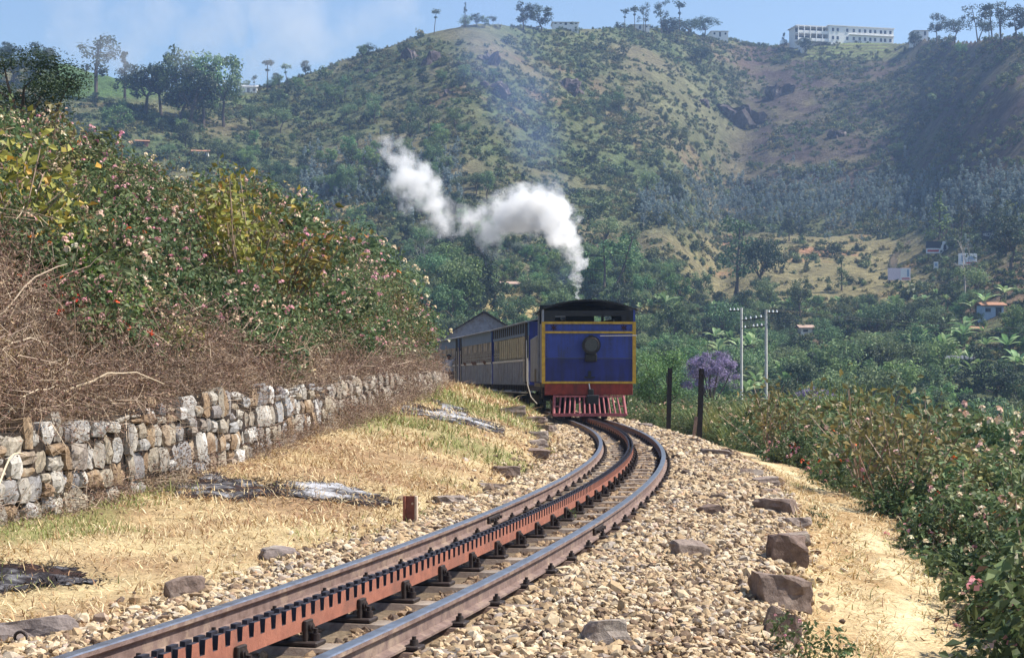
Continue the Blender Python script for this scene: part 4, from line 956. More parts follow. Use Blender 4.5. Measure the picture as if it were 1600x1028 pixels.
# ------------------------------------------------------------------ houses, boards
M_WALLW = mat('whitewash', (.88, .87, .82), (.78, .76, .70), 2, .85); M_TILE = mat('tile_roof', (.42, .22, .13), (.30, .15, .09), 5, .85, bump=.2); M_RTIN = mat('rusty_tin_roof', (.50, .36, .28), (.34, .22, .16), 3, .7)
M_WIN = mat('window_dark', (.04, .045, .06), (.02, .025, .035), 6, .2, spec=.6); M_BLUEW = mat('wall_pale_blue', (.38, .48, .60), (.3, .38, .48), 3, .85); M_BRICKW = mat('wall_red', (.34, .17, .11), (.26, .12, .08), 3, .85)
CLEAR = []                                               # sight gaps kept free of mass planting: column, half width, distance
def house(px, py, d, w, h, dep, rz, wallm, roofm, label, rise=.35, nwin=2, name='house'):
    """px, py: middle of the wall foot in the picture"""
    p = at(px, py, d); r = empty(name, (p.x, p.y, p.z), rz); tag(r, label, 'house'); CLEAR.append((px, w * FPX / d * .55 + 3, d, 34))
    base = min(gz(p.x - w / 2, p.y), gz(p.x + w / 2, p.y), gz(p.x, p.y)) - p.z - 1
    MB().box((0, dep / 2, (h + base) / 2), (w, dep, h - base)).build('wall', wallm, r)
    rf = MB().prism([(-.45, h - .1), (dep / 2, h + rise * dep / 2), (dep + .45, h - .1), (dep + .45, h + .02), (dep / 2, h + .12 + rise * dep / 2), (-.45, h + .02)], -w / 2 - .4, w / 2 + .4, axis='x').build('roof', roofm, r)
    for k in range(nwin):
        x = (k + .5) / nwin * w - w / 2
        if k == nwin // 2: MB().box((x, -.015, h * .42), (.85, .06, h * .8)).build('door', M_WIN, r)
        else:
            wd = MB().box((x, -.015, h * .55), (.8, .05, h * .36)).build('window', M_WIN, r); MB().box((x, -.04, h * .36), (.95, .08, .08)).build('sill', wallm, wd)
    return r

# ------------------------------------------------------------------ steam and smoke
def puffs(name, label, cat, balls, color, dens, nscale, aniso, edge, hull=1.25, stuff=False, lo=0., hi=1., fray=.6):
    """closed lumpy hull filled with an uneven cloud: sum of soft balls broken up by noise"""
    bm = bmesh.new(); V = None
    c = np.array([b[:3] for b in balls]); mn, mx = (c - np.array([[b[3]] for b in balls]) * hull).min(0), (c + np.array([[b[3]] for b in balls]) * hull).max(0)
    mb = bpy.data.metaballs.new(name); mo = bpy.data.objects.new(name, mb); COL.objects.link(mo); rmin = min(b[3] for b in balls); mb.resolution = mb.render_resolution = max(rmin * .6, (mx - mn).max() / 60); mb.threshold = .12
    for b in balls:
        e = mb.elements.new(); e.co = b[:3]; e.radius = b[3] * hull * 1.35; e.stiffness = 2
    dg = bpy.context.evaluated_depsgraph_get(); me = bpy.data.meshes.new_from_object(mo.evaluated_get(dg)); bpy.data.objects.remove(mo); bpy.data.metaballs.remove(mb); bm.free()
    t = NT(name); t.n.remove(t.b); geo = t.add('ShaderNodeNewGeometry'); nz = t.noise(nscale, 6, .62, vec=geo.outputs['Position'])
    off = t.add('ShaderNodeVectorMath', operation='SUBTRACT'); t.link(nz.outputs['Color'], off.inputs[0]); off.inputs[1].default_value = (.5, .5, .5)
    sc = t.add('ShaderNodeVectorMath', operation='SCALE'); t.link(off.outputs[0], sc.inputs[0]); sc.inputs['Scale'].default_value = edge
    pos = t.add('ShaderNodeVectorMath', operation='ADD'); t.link(geo.outputs['Position'], pos.inputs[0]); t.link(sc.outputs[0], pos.inputs[1]); acc = None
    for b in balls:
        ds = t.add('ShaderNodeVectorMath', operation='DISTANCE'); t.link(pos.outputs[0], ds.inputs[0]); ds.inputs[1].default_value = b[:3]
        mr = t.add('ShaderNodeMapRange', interpolation_type='SMOOTHSTEP'); mr.inputs[1].default_value = b[3] * 1.1; mr.inputs[2].default_value = b[3] * .25; mr.inputs[3].default_value = 0; mr.inputs[4].default_value = b[4]; t.link(ds.outputs['Value'], mr.inputs[0])
        if acc is None: acc = mr.outputs[0]
        else: ad = t.add('ShaderNodeMath', operation='MAXIMUM'); t.link(acc, ad.inputs[0]); t.link(mr.outputs[0], ad.inputs[1]); acc = ad.outputs[0]
    n2 = t.noise(nscale * 1.7, 6, .62, vec=geo.outputs['Position']); r2 = t.add('ShaderNodeMapRange'); r2.inputs[1].default_value = .30; r2.inputs[2].default_value = .70; r2.inputs[3].default_value = lo; r2.inputs[4].default_value = hi; t.link(n2.outputs[0], r2.inputs[0])
    a15 = t.add('ShaderNodeMath', operation='MULTIPLY'); t.link(acc, a15.inputs[0]); a15.inputs[1].default_value = 1.0 + fray; sb = t.add('ShaderNodeMath', operation='MULTIPLY_ADD'); t.link(r2.outputs[0], sb.inputs[0]); sb.inputs[1].default_value = -fray; t.link(a15.outputs[0], sb.inputs[2]); mu = t.add('ShaderNodeMath', operation='MAXIMUM'); t.link(sb.outputs[0], mu.inputs[0]); mu.inputs[1].default_value = 0.0
    m2_ = t.add('ShaderNodeMath', operation='MULTIPLY'); t.link(mu.outputs[0], m2_.inputs[0]); m2_.inputs[1].default_value = dens
    pv = t.add('ShaderNodeVolumePrincipled'); pv.inputs['Color'].default_value = color + (1,); pv.inputs['Anisotropy'].default_value = aniso; t.link(m2_.outputs[0], pv.inputs['Density']); t.link(pv.outputs[0], t.out.inputs['Volume'])
    me.materials.clear(); me.materials.append(t.mat); o = obj(name, me); tag(o, label, cat, kind='stuff' if stuff else None); return o
def ball(px, py, d, rpx, k=1.0): p = at(px, py, d); return (p.x, p.y, p.z, rpx * d / FPX, k)
D0 = 53.2
STEAM = [ball(906, 462, D0, 7), ball(905, 445, D0, 10), ball(901, 428, D0, 14), ball(896, 408, D0, 19), ball(890, 388, D0, 25, 1.25), ball(880, 364, D0, 32, 1.25), ball(866, 340, D0 + .3, 40, 1.25), ball(852, 314, D0 + .6, 34, 1.25), ball(830, 330, D0 + .8, 42, 1.25), ball(798, 332, D0 + 1.2, 42, .75), ball(770, 350, D0 + 1.4, 42, .5), ball(740, 352, D0 + 1.8, 42, .28), ball(712, 350, D0 + 2.2, 42, .24), ball(688, 334, D0 + 2.6, 46, .3), ball(664, 310, D0 + 3, 50, .4), ball(644, 282, D0 + 3.4, 50, .45), ball(630, 254, D0 + 3.6, 46, .36), ball(626, 232, D0 + 3.8, 36, .28), ball(772, 384, D0 + 1.4, 32, .3), ball(830, 372, D0 + .8, 30, .35)]
puffs('steam_plume', 'white steam rising from the engine chimney and drifting left', 'steam', STEAM, (1.0, 1.0, 1.0), 5.2, .8, .1, 2.4, fray=.9)
D1 = 120.
SMOKE = [ball(888, 430, D1, 24, .7), ball(880, 360, D1, 36, .8), ball(862, 290, D1, 52, .8), ball(838, 220, D1, 66, .8), ball(810, 150, D1, 82, .75), ball(780, 80, D1, 95, .6), ball(760, 10, D1, 95, .4)]
puffs('smoke_veil', 'thin bluish coal smoke drifting up before the hill', 'smoke', SMOKE, (.45, .62, 1.0), .05, .12, .2, 4.0, fray=.2)
D2 = 300.
HSM = [ball(372, 118, D2, 26, .8), ball(385, 90, D2, 36, .7), ball(420, 60, D2, 55, .55), ball(350, 40, D2, 60, .5), ball(480, 30, D2, 75, .5), ball(250, 15, D2, 70, .4), ball(580, 15, D2, 80, .35), ball(120, 10, D2, 90, .4), ball(310, 70, D2, 60, .5), ball(440, 20, D2, 90, .5), ball(200, 50, D2, 70, .4), ball(520, 60, D2, 60, .4)]
puffs('hill_smoke', 'pale smoke drifting across the sky over the left skyline', 'smoke', HSM, (1.0, 1.0, 1.0), .11, .03, .3, 34.0, fray=.6)
def gd(px, py, default=250):
    p = on_ground(px, py); return p.y if p is not None else default
def hs(px, py, wpx, hpx, *a, **k):
    d = gd(px, py); sc = FPX / d; return house(px, py, d - 1, wpx / sc, hpx / sc, wpx / sc * .7, *a, **k)
hs(1266, 523, 30, 11, .1, M_WALLW, M_RTIN, 'small hut with a rusty tin roof among the valley trees')
hs(1500, 574, 36, 13, -.2, M_WALLW, M_ROOF, 'low white hut half hidden by trees in the lower right valley')
hs(1552, 494, 34, 17, .1, M_BLUEW, M_TILE, 'pale blue house with a red tiled roof at the right')
hs(1520, 522, 26, 8, .0, M_BRICKW, M_TILE, 'low red brick hut below the pale blue house')
hs(800, 452, 30, 8, .1, M_BRICKW, M_RTIN, 'long tin roofed hut behind the locomotive smoke')
hs(222, 229, 18, 8, .2, M_BRICKW, M_TILE, 'tiny red roofed cottage above the left thicket', nwin=1)
hs(313, 246, 24, 9, .1, M_WALLW, M_TILE, 'small pale cottage above the left thicket beside a bush')
d_ = float(ridge(np.array([388.]))[1][0]) - 3; house(388, 147, d_, 26 * d_ / FPX, 11 * d_ / FPX, 6, .1, M_WALLW, M_WHITE, 'white house on the left skyline right of the tall grove', nwin=3)
hs(1205, 562, 20, 8, .1, M_BRICKW, M_TILE, 'reddish hut low in the valley behind the power poles', nwin=1) if False else None

# long white two storey building on the ridge
d0 = ridge(np.array([1325.]))[1][0] - 2; sc = FPX / d0
b0 = at(1322, 67, d0); R = empty('ridge_building', b0, .22); tag(R, 'long white two storey building with open verandah wing on the ridge', 'building')
def U(px): return (px - 1322) / sc
H2 = 25 / sc; base = -6.0
MB().box((U(1348), 5, (H2 + base) / 2), (U(1403) - U(1294), 10, H2 - base)).build('main_block', M_WALLW, R)
MB().box((U(1348), 4.9, H2 + .15), (U(1405) - U(1292), 10.6, .3)).build('main_parapet', M_WALLW, R)
MB().box((U(1334), 5, H2 + .55), (3.2, 5, .6)).build('roof_tank_room', M_WALLW, R)
wz = MB().box((U(1268), 7, (H2 * .93 + base) / 2), (U(1294) - U(1242), 6, H2 * .93 - base)).build('verandah_wing', M_WALLW, R)
MB().box((U(1267), 5.4, H2 * .94), (U(1295) - U(1240), 9.6, .5)).build('wing_roof', M_WALLW, R)
for z0 in (.45, H2 * .5 + .2):
    MB().box((U(1268), 2.2, z0 - .3), (U(1294) - U(1242), 3.6, .25)).build('verandah_floor', M_WALLW, R); MB().box((U(1268), .45, z0 + .35), (U(1294) - U(1242), .15, 1.0)).build('verandah_parapet', M_WALLW, R)
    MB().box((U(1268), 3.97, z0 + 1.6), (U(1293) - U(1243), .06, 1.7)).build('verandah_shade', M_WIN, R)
for x in np.linspace(U(1243), U(1293), 6): MB().box((x, .45, H2 * .45), (.35, .3, H2 * .95)).build('verandah_column', M_WALLW, R)
for fl in (0, 1):
    for px in (1300, 1308, 1324, 1335, 1345, 1354, 1363, 1371, 1381, 1388, 1397):
        wd = MB().box((U(px), -.02, .5 + fl * H2 * .5 + 1.35), (1.05, .08, 1.5)).build('window', M_WIN, R); MB().box((U(px), -.08, .5 + fl * H2 * .5 + .5), (1.3, .2, .14)).build('sill', M_WALLW, wd)
MB().box((U(1365), -.5, H2 * .5), (U(1404) - U(1328), 1.0, .16)).build('balcony_slab', M_WALLW, R)
for px, py, w, h, lab, dd in ((884, 40, 40, 5, 'flat white building just showing over the left hill crest', 12), (1000, 46, 30, 7, 'small white building among trees on the ridge', 8), (1125, 58, 26, 9, 'pale flat roofed house on the ridge left of the long building', 8), (1440, 56, 22, 8, 'cream house on the ridge right of the long white building', 8), (1257, 66, 8, 6, 'tiny white domed shrine left of the long ridge building', -14)):
    d = ridge(np.array([float(px)]))[1][0] + dd - 12; s_ = FPX / d
    house(px, py, d, w / s_, h / s_, 7, .05, M_WALLW, M_WALLW, lab, rise=.05, nwin=max(1, int(w / 8)))
# advertisement boards on the slope
M_BW = mat('board_white', (.80, .80, .80), (.68, .68, .68), 6, .6); M_BK = mat('board_dark', (.035, .04, .055), (.025, .03, .04), 6, .5); M_BP = mat('board_pale_pink', (.72, .62, .66), (.62, .52, .58), 4, .6); M_BR = mat('board_red', (.5, .06, .06), (.4, .05, .05), 6, .6); M_BB = mat('board_blue', (.30, .40, .55), (.2, .28, .4), 6, .6)
def board(px, py, wpx, hpx, label, rz, body, bits):
    """px,py: top left corner of the face in the picture"""
    d = gd(px + wpx / 2, py + hpx + 4) - 1.5; s_ = FPX / d; p = at(px + wpx / 2, py + hpx, d); CLEAR.append((px + wpx / 2, wpx * .55 + 2, d, 40)); r = empty('billboard', p, rz); tag(r, label, 'billboard', 'advertisement boards on the far slope'); w, h = wpx / s_, hpx / s_
    MB().box((0, 0, h / 2), (w, .12, h)).build('panel', body, r)
    for x in (-.4, .4): MB().tube((x * w, .15, gz(p.x, p.y) - p.z - .8), (x * w, .15, h * .9), .09, .09, 6).build('leg', M_IRON, r)
    for k, (kind, m_, q) in enumerate(bits):
        y = -.075 - .012 * k
        if kind == 'poly': MB().prism([((a - .5) * w, b * h) for a, b in q], y - .01, y, axis='y').build('painted_shape', m_, r)
        else:
            cu = bpy.data.curves.new('lettering', 'FONT'); cu.body = kind; cu.size = q[2] * h; cu.extrude = .01; cu.space_character = 1.05; to = bpy.data.objects.new('lettering', cu); COL.objects.link(to)
            dg = bpy.context.evaluated_depsgraph_get(); me = bpy.data.meshes.new_from_object(to.evaluated_get(dg)); bpy.data.objects.remove(to); bpy.data.curves.remove(cu)
            me.materials.clear(); o = obj('lettering', me, r, m_); o.location = ((q[0] - .5) * w, y, q[1] * h); o.rotation_euler = (math.pi / 2, 0, 0); sx = q[3] * w / max(o.dimensions.x, .01); o.scale = (sx, 1, 1)
board(1447, 377, 36, 19, 'black and white billboard with a white tower shape', .0, M_BK, [('poly', M_BW, [(0, 0), (.62, 0), (.62, .42), (0, .42)]), ('poly', M_BR, [(.05, .12), (.55, .12), (.55, .30), (.05, .30)]), ('poly', M_BW, [(.55, 0), (1, 0), (.98, .35), (.9, 1), (.72, 1)]), ('poly', M_BK, [(.74, .3), (.88, .3), (.86, .72), (.76, .72)])])
board(1387, 419, 36, 19, 'pale pink and white two part billboard below the footpath', .05, M_BP, [('poly', M_BW, [(.56, .08), (.98, .08), (.98, .98), (.56, .98)]), ('poly', M_BB, [(.84, .3), (.93, .3), (.93, .9), (.84, .9)]), ('poly', M_BR, [(.6, .1), (.95, .1), (.95, .2), (.6, .2)])])
board(1497, 396, 30, 18, 'white billboard with blue lettering half hidden behind the bare tree', .1, M_BW, [('poly', M_BB, [(.15, .3), (.3, .3), (.3, .85), (.15, .85)]), ('poly', M_BB, [(.5, .5), (.9, .4), (.85, .75), (.55, .8)]), ('poly', M_BR, [(.4, .1), (.95, .15), (.95, .28), (.4, .22)])])
board(1534, 361, 25, 13, 'dark billboard with white capital lettering, uppermost on the slope', .0, M_BK, [('HECTA', M_BW, (.06, .40, .48, .62)), ('poly', M_BW, [(.72, .55), (.95, .55), (.95, .62), (.72, .62)])])
board(1459, 409, 7, 12, 'small narrow white board between the larger billboards', .0, M_BW, [('poly', M_BB, [(.2, .4), (.8, .4), (.8, .8), (.2, .8)])])
board(1471, 341, 12, 5, 'small blue and white board high among the trees', .0, M_BW, [('poly', M_BB, [(.3, 0), (1, 0), (1, 1), (.3, 1)])])
# pale footpath steps down the slope
P0 = [on_ground(px, py) for px, py in ((1425, 376), (1415, 386), (1404, 396), (1397, 405), (1396, 413), (1400, 419))]
q = MB()
for a, b in zip(P0[:-1], P0[1:]):
    n_ = max(2, int((b - a).length / 1.2))
    for k in range(n_):
        c = a.lerp(b, (k + .5) / n_); q.box((c.x, c.y, gz(c.x, c.y) + .05), (1.7, 1.1, .45))
M_STEPS = mat('path_steps', (.50, .42, .30), (.38, .30, .21), 2, .9); tag(q.build('hill_footpath', M_STEPS), kind='structure')
# rock outcrops on the hill
M_CLIFF = stone_mat('cliff_rock', [(0, (.085, .068, .072)), (1, (.13, .105, .105))], stain=(.04, .033, .038), scale=.35)
for k, (px, py, w, h, lab) in enumerate(((1158, 195, 90, 44, 'large dark rock outcrop in the gully of the hill'), (675, 100, 30, 26, 'pale rock face high on the left hill'), (762, 100, 40, 30, 'broad shaded boulder near the top of the left hill'), (888, 142, 36, 26, 'dark rock outcrop below the two round crest trees'), (640, 92, 34, 18, 'dark low outcrop on the left shoulder of the hill'), (765, 142, 46, 24, 'shadowed rock ledge in the middle of the left hill'), (1095, 162, 22, 12, 'small pale rock beside the gully outcrop'), (1310, 215, 30, 18, 'low rock on the dark spur'), (1220, 150, 40, 26, 'rugged rock band below the ridge building'), (580, 115, 26, 12, 'small rock on the left ridge line'), (705, 150, 26, 12, 'small shaded rock under the pale rock face'))):
    p = on_ground(px, py) or at(px, py, 500); s_ = FPX / p.y; me = boulder(300 + k, (w / s_, w / s_ * .8, h / s_ * 1.3), cuts=5, sub=4, rough=.30); me.materials.clear(); me.materials.append(M_CLIFF)
    o = obj('rock_outcrop', me); o.location = p + Vector((0, 2, -.3 * h / s_)); o.rotation_euler = (0, 0, k); tag(o, lab, 'rock', 'rock outcrops on the hill')

# ------------------------------------------------------------------ foliage
def unit(v): return v / np.maximum(np.linalg.norm(v, axis=-1, keepdims=True), 1e-9)
def leaves(P, N, L, W, rng, droop=.2):
    """diamond leaves at P facing roughly N"""
    n = len(P); N = unit(N + rng.normal(0, .55, (n, 3))); r = rng.normal(size=(n, 3)); u = unit(r - (r * N).sum(-1, keepdims=True) * N); v = np.cross(N, u); L = np.broadcast_to(L, n)[:, None]; W = np.broadcast_to(W, n)[:, None]
    a = P - u * L * .5; c = P + u * L * .5 - N * L * droop; b = P + v * W * .5 + N * L * .05; d = P - v * W * .5 + N * L * .05
    V = np.stack([a, b, c, d], 1).reshape(-1, 3); F = np.arange(n * 4).reshape(n, 4); return V, F
class Plant:
    def __init__(s): s.V = []; s.Q = []; s.mi = []; s.tn = []; s.n = 0
    def quads(s, V, F, m, tone):
        s.V.append(V); s.Q.append(F + s.n); s.mi.append(np.full(len(F), m)); s.tn.append(np.broadcast_to(tone, len(V)) if np.ndim(tone) == 0 else tone); s.n += len(V)
    def leafs(s, P, N, L, W, m, rng, tone=None, droop=.2):
        V, F = leaves(P, N, L, W, rng, droop); tn = np.repeat(np.clip(rng.normal(.5, .25, len(P)) if tone is None else tone, 0, 1), 4); s.quads(V, F, m, tn)
    def twig(s, pts, r0, r1, m, tone=.5, n=3):
        pts = np.asarray(pts, float); k = len(pts); V = []
        for i_, p in enumerate(pts):
            d = pts[min(i_ + 1, k - 1)] - pts[max(i_ - 1, 0)]; d = d / (np.linalg.norm(d) + 1e-9); a = np.cross(d, [.3, .5, .81]); a /= np.linalg.norm(a) + 1e-9; b = np.cross(d, a); r = r0 + (r1 - r0) * i_ / (k - 1)
            for j in range(n): t_ = 2 * np.pi * j / n; V.append(p + a * np.cos(t_) * r + b * np.sin(t_) * r)
        F = [(i_ * n + j, i_ * n + (j + 1) % n, (i_ + 1) * n + (j + 1) % n, (i_ + 1) * n + j) for i_ in range(k - 1) for j in range(n)]
        s.quads(np.array(V), np.array(F), m, tone)
    def mesh(s, name, mats): return mesh_np(name, np.vstack(s.V), np.vstack(s.Q), mats, np.concatenate(s.mi), attrs={'tone': np.concatenate(s.tn)})
L_LANT = leaf_mat('leaf_lantana', (.135, .185, .075), (.05, .085, .04), (.25, .30, .13), trans=.33, hue=.03)
L_LANTB = leaf_mat('leaf_lantana_bright', (.11, .19, .035), (.045, .09, .02), (.2, .28, .06))
L_OLIVE = leaf_mat('leaf_olive', (.20, .185, .07), (.09, .09, .036), (.34, .28, .10), hue=.02)
L_BROAD = leaf_mat('leaf_broad_yellow', (.30, .27, .06), (.16, .17, .04), (.48, .26, .05), hue=.03)
L_DRY = leaf_mat('leaf_dry_brown', (.28, .175, .115), (.12, .075, .055), (.52, .38, .24), hue=.02, trans=.15)
M_TWIG = leaf_mat('twig_brown', (.40, .29, .20), (.17, .11, .085), (.68, .56, .40), hue=.01, trans=.0)
M_BARK = mat('bark', (.13, .10, .08), (.07, .055, .045), 6, .9, bump=.3); M_BARKP = mat('bark_pale', (.42, .38, .33), (.28, .25, .21), 4, .85)
M_FPINK = leaf_mat('flower_pink', (.82, .50, .48), (.70, .26, .34), (.90, .74, .60), hue=.02, rand=.1); M_FORG = leaf_mat('flower_orange', (.80, .20, .04), (.62, .07, .02), (.85, .38, .08), hue=.02, rand=.1)
M_FCRM = leaf_mat('flower_cream', (.86, .70, .46), (.80, .48, .40), (.92, .86, .66), hue=.02, rand=.1)
def flower_heads(pl, P, rng, m, r=.046):
    n = len(P); k = 9; d = unit(rng.normal(size=(n * k, 3)) + np.array([0, -.2, 1.0])); Q = np.repeat(P, k, 0) + d * r * .8 * rng.uniform(.7, 1.1, (n * k, 1))
    pl.leafs(Q, d * 2.5, r * .75 * rng.lognormal(0, .15, n * k), r * .7, m, rng, np.clip(np.repeat(rng.random(n), k) + rng.normal(0, .12, n * k), 0, 1), droop=.1)
def bush(seed, R=.75, H=1.0, nl=800, L=.075, lm=0, flowers=0, stems=9, dry=0.0):
    r = np.random.default_rng(seed); pl = Plant(); k = 26
    cc = unit(r.normal(size=(k, 3))); cc[:, 2] = np.abs(cc[:, 2]); cc = cc * r.uniform(.45, 1, (k, 1)) * np.array([R, R, H]); cr = r.uniform(.16, .32, k) * R
    for j in range(stems):
        e = cc[j]; mid = e * .5 + r.normal(0, .08, 3); pl.twig([np.array([r.normal(0, .06), r.normal(0, .06), -.1]), mid, e, e * 1.1 + r.normal(0, .06, 3)], .009, .003, 1, r.uniform(0, .7))
    j = r.integers(0, k, nl); d = unit(r.normal(size=(nl, 3))); P = cc[j] + d * cr[j][:, None] * r.uniform(.5, 1.05, (nl, 1)); P[:, 2] = np.maximum(P[:, 2], -.05)
    tone = np.clip(.5 + .22 * r.normal(size=nl) + .12 * r.normal(size=k)[j], 0, 1)
    pl.leafs(P, d + np.array([0, 0, .7]), L * r.lognormal(0, .25, nl), L * .62 * r.lognormal(0, .2, nl), 0, r, tone)
    if dry:
        nd = int(nl * dry); j = r.integers(0, k, nd); P = cc[j] * .95 + r.normal(0, .6, (nd, 3)) * cr[j][:, None]; pl.leafs(P, r.normal(size=(nd, 3)), L * .8, L * .4, 2, r)
    if flowers:
        j = r.integers(0, k, flowers); d = unit(r.normal(size=(flowers, 3)) + np.array([0, 0, .9])); flower_heads(pl, cc[j] + d * cr[j][:, None] * 1.12, r, 3)
    return pl
def brush(seed, R=.7, H=.7, nt=70, nl=160):
    """tangle of dead stems with a few shrivelled leaves"""
    r = np.random.default_rng(seed); pl = Plant()
    for j in range(nt):
        p0 = np.array([r.normal(0, R * .45), r.normal(0, R * .45), r.uniform(-.1, H * .7)]); d = unit(r.normal(size=3) * np.array([1, 1, .7])); ln = r.uniform(.25, .8); b = r.normal(0, .12, 3)
        pl.twig([p0, p0 + d * ln * .35 + b * .4, p0 + d * ln * .7 + b, p0 + d * ln + b * .6 + np.array([0, 0, -.05])], r.uniform(.0025, .006), .0015, 1, r.beta(1.3, 1.5))
    P = np.column_stack([r.normal(0, R * .5, nl), r.normal(0, R * .5, nl), r.uniform(-.05, H, nl)]); pl.leafs(P, r.normal(size=(nl, 3)), .045 * r.lognormal(0, .3, nl), .026, 0, r, r.beta(1.2, 1.6, nl)); return pl
def proto(name, pl, mats, loc, rz, label, cat, scale=1.0, group=None):
    o = obj(name, pl.mesh(name, mats)); o.location = loc; o.rotation_euler = (0, 0, rz); o.scale = (scale,) * 3; tag(o, label, cat, group); return o
def gpt(s, o_, dz=0.0):
    p = tp(s, o_); return Vector((p.x, p.y, gz(p.x, p.y) + dz))
def gpp(px, d, dz=0.0):
    x = (px - 800) / FPX * d; return Vector((x, d, gz(x, d) + dz))
def gaps(P):
    """False where a plant would stand in front of a house, board or banana plant"""
    A_, D_ = px_of(P[:, 0], P[:, 1]), P[:, 1]; k = np.ones(len(P), bool)
    for c, hw_, d, dep in CLEAR: k &= ~((np.abs(A_ - c) < hw_ * np.clip(d / D_, 1, 1.5)) & (D_ < d + 2) & (D_ > d - dep))
    return k
def scatter(name, label, cat, protos, P, sc, idx, rng, tilt=.12, zs=None, clear=False):
    P = np.asarray(P, float); sc = np.asarray(sc, float)
    if clear:
        k = gaps(P); P, sc, idx = P[k], sc[k], np.asarray(idx)[k]; zs = zs if zs is None or np.ndim(zs) == 0 else zs[k]
    """one mass of plants: the points carry size and turn, the plants are the ones standing in the scene"""
    n = len(P); me = bpy.data.meshes.new(name); me.vertices.add(n); me.vertices.foreach_set('co', np.asarray(P, np.float32).ravel())
    sc = np.asarray(sc, np.float32); s3 = np.stack([sc, sc, sc * (1 if zs is None else zs)], -1)
    me.attributes.new('sc', 'FLOAT_VECTOR', 'POINT').data.foreach_set('vector', s3.astype(np.float32).ravel())
    rot = np.stack([rng.normal(0, tilt, n), rng.normal(0, tilt, n), rng.uniform(0, 6.283, n)], -1).astype(np.float32)
    me.attributes.new('rot', 'FLOAT_VECTOR', 'POINT').data.foreach_set('vector', rot.ravel()); me.attributes.new('idx', 'INT', 'POINT').data.foreach_set('value', np.asarray(idx, np.int32))
    o = obj(name, me); tag(o, label, cat, kind='stuff')
    ng = bpy.data.node_groups.new(name, 'GeometryNodeTree'); ng.interface.new_socket('Geometry', in_out='INPUT', socket_type='NodeSocketGeometry'); ng.interface.new_socket('Geometry', in_out='OUTPUT', socket_type='NodeSocketGeometry')
    N = ng.nodes; gi, go = N.new('NodeGroupInput'), N.new('NodeGroupOutput'); iop = N.new('GeometryNodeInstanceOnPoints'); jn = N.new('GeometryNodeJoinGeometry')
    for pr_ in reversed(protos):
        oi = N.new('GeometryNodeObjectInfo'); oi.transform_space = 'ORIGINAL'; oi.inputs['Object'].default_value = pr_; oi.inputs['As Instance'].default_value = True; ng.links.new(oi.outputs['Geometry'], jn.inputs[0])
    def na(nm, ty):
        a = N.new('GeometryNodeInputNamedAttribute'); a.data_type = ty; a.inputs['Name'].default_value = nm; return a.outputs['Attribute']
    e2r = N.new('FunctionNodeEulerToRotation')
    ng.links.new(na('rot', 'FLOAT_VECTOR'), e2r.inputs[0]); ng.links.new(gi.outputs[0], iop.inputs['Points']); ng.links.new(jn.outputs[0], iop.inputs['Instance'])
    iop.inputs['Pick Instance'].default_value = True; ng.links.new(na('idx', 'INT'), iop.inputs['Instance Index']); ng.links.new(e2r.outputs[0], iop.inputs['Rotation']); ng.links.new(na('sc', 'FLOAT_VECTOR'), iop.inputs['Scale'])
    ng.links.new(iop.outputs[0], go.inputs[0]); md = o.modifiers.new('plants', 'NODES'); md.node_group = ng; return o

# --- thicket on the left slope
LM = [L_LANT, M_TWIG, L_DRY]
sW = lambda y: s_of_y(y)
lp = proto('lantana_bush', bush(1, flowers=30, nl=820), LM + [M_FPINK], gpt(sW(20), -WO - 3.2), 0, 'lantana bush with pink flowers high in the left thicket', 'bush')
lc = proto('lantana_bush', bush(2, flowers=46, nl=780, dry=.05), LM + [M_FCRM], gpt(sW(31), -WO - 1.5), 1, 'lantana bush dotted with cream flowers above the far wall', 'bush')
lo_ = proto('lantana_bush', bush(3, flowers=14, nl=700, dry=.25), LM + [M_FORG], gpt(sW(24), -WO - 4.4), 2, 'lantana bush with orange flowers and dry leaves on the left slope', 'bush')
lg = proto('green_bush', bush(4, nl=900, L=.07), [L_LANTB, M_TWIG, L_DRY], gpp(105, 17), 0, 'bright fresh green bush amid the darker left thicket', 'bush', 1.1)
lv = proto('olive_bush', bush(5, nl=640, L=.06, dry=.35), [L_OLIVE, M_TWIG, L_DRY], gpt(sW(19), -WO - 5.0), 0, 'brownish olive bush with withered leaves on the left slope', 'bush')
ld = proto('dark_bush', bush(6, nl=1000, L=.055), [L_LANT, M_TWIG, L_DRY], gpt(sW(38), -WO - 1.0), 0, 'dense dark green bush without flowers near the end of the wall', 'bush')
b1 = proto('dry_brush', brush(7), [L_DRY, M_TWIG], gpt(sW(13.4), -WO - .5, -.05), 0, 'tangle of dead brown stems above the near end of the wall', 'brush')
b2 = proto('dry_brush', brush(8, nt=55, nl=320), [L_DRY, M_TWIG], gpt(sW(16), -WO - 1.2, -.05), 0, 'brown heap of withered leaves and twigs behind the wall', 'brush')
b1['kind'] = b2['kind'] = 'stuff'
rng = np.random.default_rng(31)
def slope_pts(y0, y1, b0, b1_, dens):
    s0, s1 = sW(y0), sW(y1); N = int((s1 - s0) * (b1_ - b0) * dens); s = rng.uniform(s0, s1, N); b = rng.uniform(b0, b1_, N); x, y = tpv(s, -WO - .15 - b); return s, b, x, y
S, B, X, Y = map(np.concatenate, zip(slope_pts(8, 20, .1, 10, 5.0), slope_pts(20, 40, .1, 10, 4.2), slope_pts(40, 75, .0, 9, 3.0), slope_pts(75, 100, -.3, 8, 1.6)))
yy = np.interp(S, SS, CL[:, 1]); nz_ = fbm(X * .35, Y * .35, 3); lim = np.interp(yy, [8, 13, 15.5, 18, 22, 60], [3.5, 3.1, 1.9, .7, .25, .15]) * (1 + nz_ * .9)
